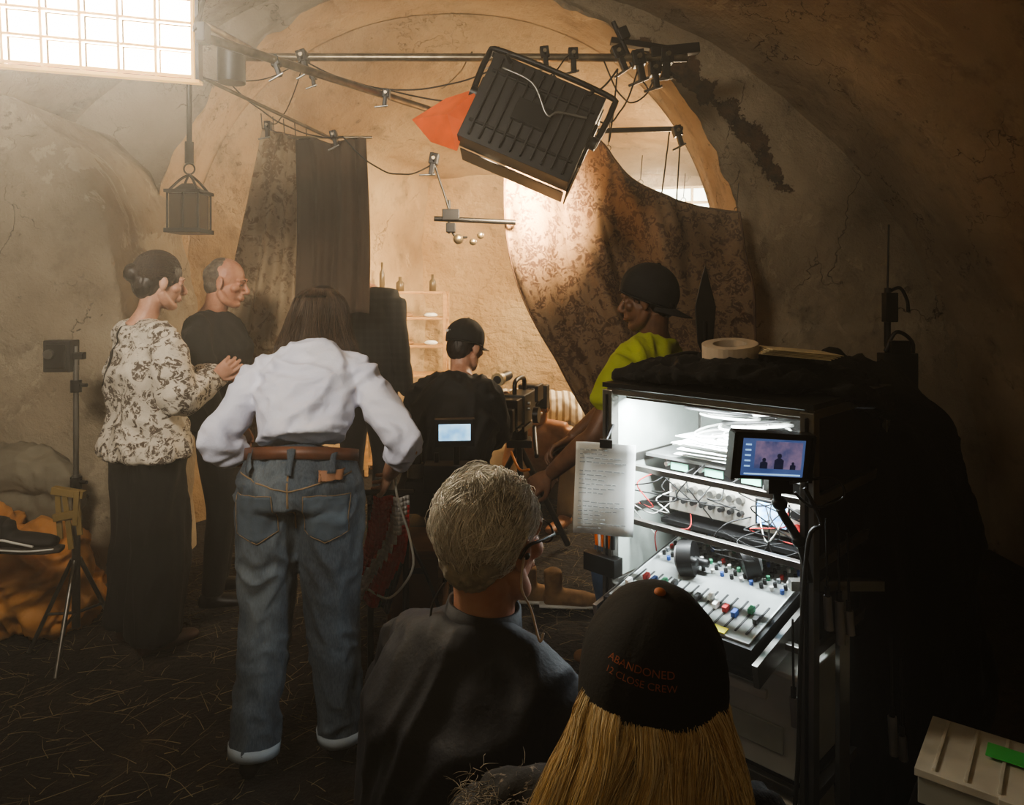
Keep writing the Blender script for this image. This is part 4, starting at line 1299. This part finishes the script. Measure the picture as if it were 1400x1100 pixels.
for z in (.0, .03): b.cyl((.065, -.06, z), (.08, -.06, z), .01, alu, n=10)
b.obj('camera_body', G, bevel=.005)
b = MB()
b.cyl((.04, 4.12, .74), (.04, 4.12, .64), .05, blackm); b.box((.04, 4.12, .66), (.14, .14, .04), blackm)
for a_ in (.6, 2.7, 4.8):
    d = V((math.cos(a_), math.sin(a_), 0)); c0 = V((.04, 4.12, .64))
    b.cyl(c0, c0 + d * .35 - V((0, 0, .625)), .018, blackm, n=8)
b.obj('tripod', G, bevel=.003)

screen = NT('monitor_screen')
sn = screen.noise(14, 2)
sc_ = screen.ramp(sn, [(.35, lin((110, 160, 200))), (.55, lin((160, 205, 230))), (.7, lin((220, 228, 220)))])
screen.l(sc_, screen.b.inputs['Emission Color']); screen.b.inputs['Emission Strength'].default_value = 1.6
screen.l(sc_, screen.b.inputs['Base Color'])
G = group('field_monitor_rig', (-.24, 3.15, .8))
b = MB(frame((-.245, 3.12, .905), -6, 6))
b.box((0, 0, 0), (.17, .03, .12), black); b.box((0, -.017, .004), (.135, .004, .072), screen.mat)
b.obj('monitor', G, bevel=.004)
b = MB()
b.cyl((-.24, 3.16, .10), (-.24, 3.16, .86), .013, blackm); b.cyl((-.33, 3.2, .10), (-.33, 3.2, .80), .01, blackm)
b.box((-.28, 3.18, .70), (.2, .1, .12), black); b.box((-.40, 3.2, .62), (.12, .12, .14), black); b.box((-.20, 3.2, .55), (.12, .1, .16), blackm)
b.cyl((-.42, 3.18, .70), (-.42, 3.18, .76), .035, alu); b.box((-.42, 3.18, .8), (.05, .05, .08), black)
b.tube([(-.42, 3.2, .7), (-.46, 3.15, .5), (-.36, 3.1, .3), (-.3, 3.15, .1)], .008, rubber); b.tube([(-.2, 3.15, .6), (-.12, 3.1, .4), (-.2, 3.1, .2)], .008, rubber)
for a_ in (.3, 2.4, 4.5): b.cyl((-.24, 3.16, .35), (-.24 + .22 * math.cos(a_), 3.16 + .2 * math.sin(a_), .012), .010, blackm, n=8)
b.obj('stand', G, bevel=.004)

G = group('work_boots', (.18, 3.55, .05))
bt = M('tan_suede', (150, 116, 78), .85, 0, (120, 90, 58), 20, .001, 80)
for i, (x, y) in enumerate(((.14, 3.55), (.26, 3.5))):
    o = Org(); o.loft([((x - .1, y, .045), .035, .04), ((x - .02, y, .045), .042, .042), ((x + .08, y - .01, .04), .045, .036), ((x + .15, y - .01, .03), .03, .026)], side=(0, 1, 0), dome=.5)
    o.tube([(x - .06, y, .06), (x - .065, y, .17)], [.042, .045], k=1)
    o.bake('boot_%d' % (i + 1), bt, .008, 2, G)
    bb = MB(); bb.loft([((x - .13, y, .010), .03, .01), ((x, y, .010), .045, .01), ((x + .17, y - .01, .010), .035, .01)], whiteplastic, side=(0, 1, 0), e=3); bb.obj('sole_%d' % (i + 1), G)

# ------------------------------------------------------------------ SOUND CART
G = group('sound_cart', (.5, 1.85, .6))
CM = Matrix.Translation((.256, 1.9, 0)) @ Matrix.Rotation(-math.radians(45), 4, 'Z')
b = MB(CM)
W, D, HT = .52, .44, 1.25
for x in (0, W):
    for y in (0, D):
        b.box((x, y, HT / 2 + .05), (.03, .03, HT - .1), alu)
        b.box((x, y - .016, HT / 2 + .05), (.008, .003, HT - .12), blackm)
        b.cyl((x - .015, y, .05), (x + .015, y, .05), .05, rubber)
for z in (.14, .44, .745, .925, 1.06, 1.245):
    for y in (0, D): b.box((W / 2, y, z), (W, .022, .022) if y else (W, .018, .014), alu)
    for x in (0, W): b.box((x, D / 2, z), (.022, D, .022), alu)
b.obj('frame', G, bevel=.002)
b = MB(CM)
greyp = M('grey_panel', (176, 184, 176), .5)
b.box((.004, D / 2, 1.0), (.008, D - .04, .48), greyp)
b.box((W / 2, D - .01, .98), (W - .03, .008, .50), M('back_panel', (120, 126, 120), .6))
b.box((W - .004, D / 2, .98), (.008, D - .04, .50), black)
b.box((W / 2, D / 2, 1.262), (W + .03, D + .03, .012), black)
for z in (.75, 1.065): b.box((W / 2, D / 2 + .06, z), (W - .04, D - .14, .008), M('shelf_grey', (120, 122, 120), .5))
b.box((W / 2, D / 2, .15), (W - .02, D - .02, .01), black); b.box((W / 2, D / 2, .45), (W - .02, D - .02, .01), black)
b.obj('panels', G)
ledw = M('led_strip', (235, 250, 255), .4, emit=14)
b = MB(CM); b.box((W / 2, .045, 1.230), (W - .08, .012, .006), ledw); b.box((W / 2, .03, 1.236), (W - .06, .006, .02), alu); b.obj('led_strip', G)
MXM = CM @ Matrix.Translation((.26, .09, .79)) @ Matrix.Rotation(math.radians(12), 4, 'X')
b = MB(MXM)
mixg = M('mixer_grey', (186, 192, 190), .4, .1)
b.box((0, 0, 0), (.38, .42, .045), black); b.box((0, -.0, .024), (.36, .40, .006), mixg)
b.obj('mixer_body', G, bevel=.004)
cols = [M('knob_white', (230, 230, 225)), M('knob_red', (190, 40, 36)), M('knob_blue', (50, 90, 170)), M('knob_green', (60, 150, 110)), black, black, M('knob_grey', (120, 124, 126)), black, M('knob_white', (230, 230, 225))]
for i in range(14):
    for j in range(11):
        x = -.163 + i * .025; y = .18 - j * .018
        b.cyl((x, y, .027), (x, y, .037), .0048, cols[(i * 3 + j * 5 + (j // 3)) % 9] if j % 3 else black, n=8)
    b.box((-.163 + i * .025, -.12, .028), (.004, .11, .002), black); b.box((-.163 + i * .025, -.09 - .05 * random.random(), .034), (.010, .018, .012), cols[i % 9])
b.box((.09, .188, .034), (.12, .016, .01), M('screen_teal', (60, 190, 180), .4, emit=1.0))
b.box((.1, -.19, .03), (.05, .02, .002), M('yellow_tape', (230, 224, 40), .6))
b.obj('mixer_controls', G)
b = MB(MXM)
b.box((0, 0, -.035), (.40, .44, .012), blackm)
for x in (-.205, .205): b.box((x, 0, -.02), (.012, .46, .05), alu)
b.obj('mixer_tray', G)
b = MB(CM)
b.box((.27, .24, .975), (.36, .2, .095), M('recorder_body', (110, 112, 112), .4, .3)); b.box((.27, .139, .975), (.36, .006, .09), M('recorder_face', (206, 202, 190), .4))
for i in range(8):
    for z in (.995, .962):
        b.cyl((.115 + i * .026, .137, z), (.115 + i * .026, .118, z), .009 if z > .98 else .006, alu if z > .98 else black, n=12)
bs = M('blue_screen', (70, 150, 230), .3, 0, (190, 230, 250), 60, emit=2.2)
b.box((.375, .134, .975), (.085, .006, .065), black); b.box((.375, .130, .975), (.072, .004, .052), bs)
b.cyl((.435, .137, .99), (.435, .12, .99), .011, black); b.cyl((.435, .137, .955), (.435, .12, .955), .011, cols[1])
b.box((.27, .22, .905), (.38, .22, .012), black)
b.obj('audio_recorder', G, bevel=.003)
b = MB(CM)
for i in range(3):
    b.box((.12 + i * .1, .22, 1.045), (.09, .16, .032), black if i != 1 else blackm); b.box((.12 + i * .1, .137, 1.045), (.05, .004, .018), M('lcd_green', (150, 230, 200), .4, emit=.8))
    b.cyl((.09 + i * .1, .145, 1.05), (.09 + i * .1, .12, 1.05), .006, alu, n=8)
for i in range(10):
    b.box((.27 + random.uniform(-.02, .02), .24 + random.uniform(-.02, .02), 1.08 + i * .0045), (.30, .22, .0022), paper, Matrix.Rotation(random.uniform(-.12, .12), 3, 'Z'))
for i in range(12):
    b.torus((.28 + random.uniform(-.07, .07), .20 + random.uniform(-.03, .03), 1.13 + i * .006), .085 + random.uniform(-.03, .02), .0035, (whiteplastic, whiteplastic, rubber)[i % 3], (random.uniform(-.15, .15), random.uniform(-.15, .15), 1))
b.obj('receivers_and_papers', G)
b = MB(CM)
for i in range(24):
    x0 = random.uniform(.03, .50); z0 = random.uniform(.93, 1.07)
    b.tube([(x0, .14, z0), (x0 + random.uniform(-.05, .05), .08, z0 - .02), (x0 + random.uniform(-.09, .09), .07, z0 - random.uniform(.0, .1)), (x0 + random.uniform(-.12, .12), .12, z0 - random.uniform(.03, .12))], .0017, (rubber, whiteplastic, rubber, rubber, rubber, rubber, rubber, cols[1])[i % 8], 6)
oh = M('orange_handle', (236, 110, 30), .4); wh = M('white_handle', (230, 230, 230), .4)
for i, mm in enumerate((oh, wh, oh, whiteplastic, oh, black)):
    b.cyl((-.035 + .01 * i, -.01, .84), (-.04 + .012 * i, -.015, .915 + .01 * (i % 3)), .006, mm, n=8); b.cyl((-.035 + .01 * i, -.01, .80), (-.035 + .01 * i, -.01, .84), .0025, alu, n=6)
b.box((-.01, -.02, .80), (.10, .035, .045), black)
b.cyl((.02, .04, 1.0), (.04, .04, 1.07), .009, oh, n=8)
b.obj('tools_and_wires', G)
b = MB(MXM @ Matrix.Translation((-.02, .05, .055)) @ Matrix.Rotation(math.radians(35), 4, 'Z'))
b.torus((0, .03, 0), .085, .010, black, (0, 0, 1), arc=.62, start=math.radians(-20), squash=1.05)
silver = M('silver_grey', (160, 160, 162), .35, .5)
b.cyl((-.095, -.02, .0), (-.06, -.03, .004), .044, black); b.cyl((-.10, -.018, -.001), (-.094, -.02, .0), .034, silver)
b.cyl((.045, -.05, .0), (.08, -.045, .004), .044, black); b.cyl((.08, -.045, .004), (.087, -.044, .004), .034, silver)
b.torus((-.015, -.01, 0.006), .075, .010, black, (.1, .1, 1), arc=.5, start=math.radians(10))
b.obj('headphones', G)
clearp = M('clear_plastic', (200, 205, 202), .3, 0, (180, 186, 182), 6, alpha=.9)
b = MB(CM)
for z, hh in ((.46, .22), (.165, .24)):
    for x in (.14, .385):
        b.box((x, .185, z + hh / 2), (.225, .37, hh), clearp, None, 1.0); b.box((x, .185, z + hh), (.235, .38, .012), whiteplastic)
        b.box((x, -.006, z + hh * .75), (.09, .012, .02), whiteplastic); b.box((x, -.003, z + hh * .35), (.16, .006, .06), greyp)
        for k in range(8): b.box((x + random.uniform(-.07, .07), .06 + random.uniform(0, .2), z + .03 + random.random() * hh * .6), (.06, .05, .04), random.choice([black, whiteplastic, greyp, cols[1]]), Matrix.Rotation(random.random() * 3, 3, 'Z'))
b.obj('storage_bins', G, bevel=.004)
G2 = group('call_sheet', (.22, 1.8, 1.02))
b = MB(frame((.226, 1.79, 1.02), 8, 0, 2))
vs, fs = [], []
for j in range(11):
    for i in range(7): vs.append((-.073 + .146 * i / 6, .006 * math.sin(j * .6) + .004 * math.sin(i), .112 - .224 * j / 10))
for j in range(10):
    for i in range(6): a_ = j * 7 + i; fs.append((a_, a_ + 1, a_ + 8, a_ + 7))
b.add(vs, fs, paper, True)
ink = M('ink', (166, 172, 174), .8)
for j in range(19):
    if j in (4, 11): continue
    zz = .095 - j * .0105; xx = -.062
    jj = (0.112 - zz) / .0224
    xe = random.uniform(-.01, .06)
    while xx < xe:
        ww = random.uniform(.006, .018)
        b.box((xx + ww / 2, .006 * math.sin(jj * .6) - .007, zz + random.uniform(-.001, .001)), (ww, .001, .0022), ink); xx += ww + .004
b.box((0, -.004, .112), (.03, .012, .02), black)
b.obj('sheet', G2, solid=.0006)
b = MB(); b.cyl((.226, 1.80, 1.125), (.26, 1.88, 1.16), .004, blackm, n=8); b.obj('clip_arm', G2)

G2 = group('tablet_monitor', (.53, 1.5, 1.16))
scr2 = M('recorder_screen', (74, 92, 134), .3, 0, (58, 76, 120), 12, emit=.9)
scrp = M('screen_image', (116, 100, 126), .3, 0, (66, 72, 108), 40, emit=.9)
scrl = M('screen_lines', (150, 190, 226), .3, emit=1.2)
scrd = M('screen_dark', (40, 44, 72), .3, emit=.5)
b = MB(frame((.53, 1.50, 1.165), -6, 4, 4))
b.box((0, 0, 0), (.165, .022, .092), black); b.box((0, -.012, .0), (.132, .003, .076), scr2)
b.box((.010, -.0142, .006), (.100, .001, .056), scrp)
for x, h, w_ in ((-.02, .020, .016), (.012, .030, .020), (.042, .014, .012)):      # figures in the camera picture
    b.loft([((x, -.0150, -.022), w_ / 2, .0005), ((x, -.0150, -.022 + h * .6), w_ / 2, .0005), ((x, -.0150, -.022 + h * .75), w_ / 6, .0005)], scrd, side=(1, 0, 0), n=10)
    b.sph((x, -.0150, -.022 + h * .9), (w_ / 4, .0006, w_ / 4), scrd)
for k in range(5): b.box((-.055, -.0142, .026 - k * .011), (.012, .001, .003), scrl)
b.box((0, -.0142, -.034), (.12, .001, .003), scrl)
for sx in (-1, 1): b.box((sx * .083, 0, 0), (.008, .03, .096), blackm)
b.box((0, -.001, .048), (.17, .028, .006), black)
b.obj('monitor', G2)
b = MB()
b.tube([(.55, 1.52, 1.11), (.56, 1.53, 1.05), (.6, 1.53, .98), (.62, 1.52, .9)], .009, blackm)
b.box((.555, 1.525, 1.10), (.05, .03, .03), blackm); b.sph((.56, 1.53, 1.06), .016, blackm); b.sph((.60, 1.53, .98), .014, blackm)
b.tube([(.60, 1.5, 1.1), (.63, 1.49, 1.03), (.60, 1.48, 1.0), (.585, 1.48, .8), (.57, 1.46, .55), (.54, 1.44, .30), (.52, 1.44, .02)], .0045, rubber)
b.tube([(.57, 1.5, 1.11), (.66, 1.5, 1.12), (.68, 1.5, 1.08), (.62, 1.5, 1.06), (.58, 1.5, 1.09)], .003, rubber)
b.obj('arm_and_cables', G2)

b = MB()
b.box((.705, 1.56, .44), (.022, .022, .86), alu); b.box((.70, 1.58, .87), (.2, .022, .022), alu)
for x, z, l in ((.655, .87, .07), (.68, .86, .09), (.70, .84, .05), (.585, .66, .06), (.79, .62, .08), (.81, .58, .05)):
    b.cyl((x, 1.52, z), (x + .004, 1.52, z - l), .009, silver, n=10); b.cyl((x, 1.52, z + .02), (x, 1.52, z), .006, black, n=8); b.cyl((x, 1.525, z + .16), (x, 1.52, z + .02), .0028, rubber, n=6)
b.obj('connector_rail', G, bevel=.001)

G2 = group('black_cover_cloth', (1.0, 2.0, .6))
o = Org()
o.loft([((.80, 1.98, .06), .40, .26), ((.90, 2.0, .5), .42, .30), ((.93, 2.04, .9), .36, .28), ((.93, 2.06, 1.12), .28, .24), ((.90, 2.08, 1.22), .18, .16), ((.86, 2.06, 1.27), .10, .08)], side=(.94, .34, 0), n=32)
o.bake('drape', darkcloth, .022, 4, G2, folds(.03, (6, 6, 2.4), 3.0))
o = Org()
o.loft([((.28, 1.98, 1.275), .05, .012), ((.40, 1.96, 1.295), .17, .022), ((.58, 1.90, 1.305), .26, .03), ((.75, 1.86, 1.29), .24, .03), ((.90, 1.90, 1.24), .16, .05)], side=(.3, 1, 0))
o.bake('top_jacket', darkcloth, .011, 3, G2, folds(.02, (13, 13, 10), 5.0))
G2 = group('gaffer_tape_roll', (.56, 1.9, 1.34))
b = MB(frame((.56, 1.88, 1.352), 0, 8, -4))
tp = M('white_tape', (205, 190, 170), .7)
K = 36
for k in range(K):
    a0, a1 = 2 * math.pi * k / K, 2 * math.pi * (k + 1) / K
    for (r0, z0, r1, z1) in ((.07, -.018, .07, .018), (.07, .018, .042, .018), (.042, .018, .042, -.018), (.042, -.018, .07, -.018)):
        b.add([(r0 * math.cos(a0), r0 * math.sin(a0), z0), (r0 * math.cos(a1), r0 * math.sin(a1), z0), (r1 * math.cos(a1), r1 * math.sin(a1), z1), (r1 * math.cos(a0), r1 * math.sin(a0), z1)], [(0, 1, 2, 3)], tp)
b.obj('roll', G2)
G2 = group('script_pages', (.7, 1.85, 1.33))
b = MB(frame((.70, 1.82, 1.345), 20, -2, 4))
for k in range(5): b.box((.002 * k, .003 * k, .003 * k), (.16, .22, .0015), M('aged_paper', (210, 196, 164)), Matrix.Rotation(.05 * k, 3, 'Z'))
b.obj('pages', G2)
G2 = group('paddle_antenna', (.55, 2.05, 1.45))
b = MB()
pts = [(.0, 1.30), (-.022, 1.36), (-.03, 1.46), (-.012, 1.54), (.0, 1.58), (.012, 1.53), (.03, 1.46), (.022, 1.36)]
vs = [V((.545 + x, 2.06, z)) for x, z in pts] + [V((.545 + x, 2.066, z)) for x, z in pts]
fs = [tuple(range(8)), tuple(reversed(range(8, 16)))] + [(i, i + 8, (i + 1) % 8 + 8, (i + 1) % 8) for i in range(8)]
b.add(vs, fs, black); b.cyl((.545, 2.063, 1.24), (.545, 2.063, 1.42), .007, blackm)
b.tube([(.545, 2.05, 1.34), (.60, 2.02, 1.36), (.66, 2.0, 1.31), (.7, 1.98, 1.3)], .008, rubber); b.tube([(.42, 2.0, 1.32), (.5, 2.03, 1.33), (.56, 2.04, 1.31)], .009, rubber)
b.obj('antenna', G2, bevel=.002)

G2 = group('microphone_stand', (1.55, 3.0, .8))
b = MB(Matrix.Translation((1.54, 3.0, 0)))
b.cyl((0, 0, .03), (0, 0, 1.3), .011, blackm); b.cyl((0, 0, 1.28), (.0, 0, 1.52), .013, blackm); b.cyl((0, 0, 1.5), (.005, 0, 1.78), .004, blackm, n=8)
b.box((.01, 0, 1.44), (.05, .04, .12), blackm); b.tube([(.0, 0, 1.5), (.05, 0, 1.52), (.08, 0, 1.47), (.085, 0, 1.42)], .007, blackm)
b.box((.03, -.02, 1.18), (.14, .06, .15), black); b.box((.03, -.03, 1.28), (.08, .04, .05), blackm); b.tube([(-.02, -.02, 1.26), (.02, -.03, 1.34), (.09, -.02, 1.30), (.09, -.02, 1.22)], .008, black)
b.tube([(-.02, 0, 1.25), (-.06, -.01, 1.18), (-.09, -.01, 1.10)], .007, black)
for a_ in (.3, 2.4, 4.5): b.cyl((0, 0, .3), (.3 * math.cos(a_), .3 * math.sin(a_), .012), .009, blackm, n=8)
b.box((-.0, 0, 1.50), (.016, .016, .03), steel)
b.obj('stand', G2, bevel=.003)

G2 = group('plastic_parts_case', (.9, 1.35, .58))
b = MB(frame((.925, 1.33, .60), 38, 0, 0))
b.box((0, 0, -.01), (.30, .2, .05), clearp); b.box((0, 0, .022), (.31, .21, .014), whiteplastic)
for k in range(6): b.box((-.125 + k * .05, 0, .031), (.006, .19, .006), whiteplastic)
b.box((-.02, .03, .036), (.07, .05, .002), M('green_tape', (90, 220, 120), .5)); b.box((.0, -.106, .01), (.05, .012, .04), whiteplastic); b.box((.155, .05, .03), (.05, .012, .012), cols[1])
b.obj('case', G2, bevel=.004)
G2 = group('utility_table', (.95, 1.3, .3))
b = MB(frame((.96, 1.30, 0), 38)); b.box((0, 0, .552), (.42, .34, .024), black)
for x in (-.18, .18):
    for y in (-.14, .14): b.cyl((x, y, 0.0), (x, y, .54), .014, blackm)
b.obj('table', G2, bevel=.004)

# ------------------------------------------------------------------ LIGHTS
def area(name, loc, target, sx, sy, e, col, spread=180):
    l = bpy.data.lights.new(name, 'AREA'); l.shape = 'RECTANGLE'; l.size = sx; l.size_y = sy; l.energy = e; l.color = col
    l.spread = math.radians(spread)
    o = bpy.data.objects.new(name, l); o.location = loc
    o.rotation_euler = (V(target) - V(loc)).to_track_quat('-Z', 'Y').to_euler(); COL.objects.link(o)
    return o
area('led_panel_lamp', LF @ V((0, .008, 0)), LF @ V((0, 1, 0)), .72, .24, 88, (1, .87, .66))
area('added_wash_light', (-1.2, .3, 2.65), (-1.1, 3.6, 2.0), .6, .4, 27, (1, .90, .76), 100)  # unseen lamp, added to light the left wall and people's backs
area('flood_lamp', FF @ V((0, .09, 0)), (-.65, 6.9, 1.0), .44, .32, 80, (1, .76, .48), 60)
area('window_lamp', (1.3, 6.0, 2.38), (.1, 5.6, .6), .6, .4, 70, (1, .80, .54))
pl = bpy.data.lights.new('inner_lamp', 'POINT'); pl.energy = 55; pl.color = (1, .76, .48); pl.shadow_soft_size = .12
o_ = bpy.data.objects.new('inner_lamp', pl); o_.location = (1.45, 5.4, 2.2); COL.objects.link(o_)
lp = CM @ V((W / 2, .05, 1.222))
a = area('cart_led_lamp', lp, lp + V((.05, .05, -1)), .42, .03, 15, (.90, .98, 1))
a.rotation_euler = (math.radians(14), 0, -math.radians(45))

w = bpy.data.worlds.new('world'); scene.world = w; w.use_nodes = True
wn = w.node_tree
wn.nodes['Background'].inputs[0].default_value = (.9, .75, .6, 1); wn.nodes['Background'].inputs[1].default_value = .05
# set haze (smoke machine) filling the vault
vsn = wn.nodes.new('ShaderNodeVolumeScatter'); vsn.inputs['Color'].default_value = (1, .94, .86, 1); vsn.inputs['Density'].default_value = .034; vsn.inputs['Anisotropy'].default_value = .45
wn.links.new(vsn.outputs[0], wn.nodes['World Output'].inputs['Volume'])

cam = bpy.data.cameras.new('camera'); cam.sensor_width = 36; cam.sensor_fit = 'HORIZONTAL'; cam.lens = 36 * 1000 / 1400; cam.shift_y = -150 / 1400; cam.clip_start = .05
co = bpy.data.objects.new('camera', cam); co.location = (0, 0, 1.5); co.rotation_euler = (math.radians(90), 0, 0); COL.objects.link(co)
scene.camera = co
scene.view_settings.view_transform = 'AgX'
try: scene.view_settings.look = 'AgX - Medium High Contrast'
except Exception: pass
scene.view_settings.exposure = 0.22
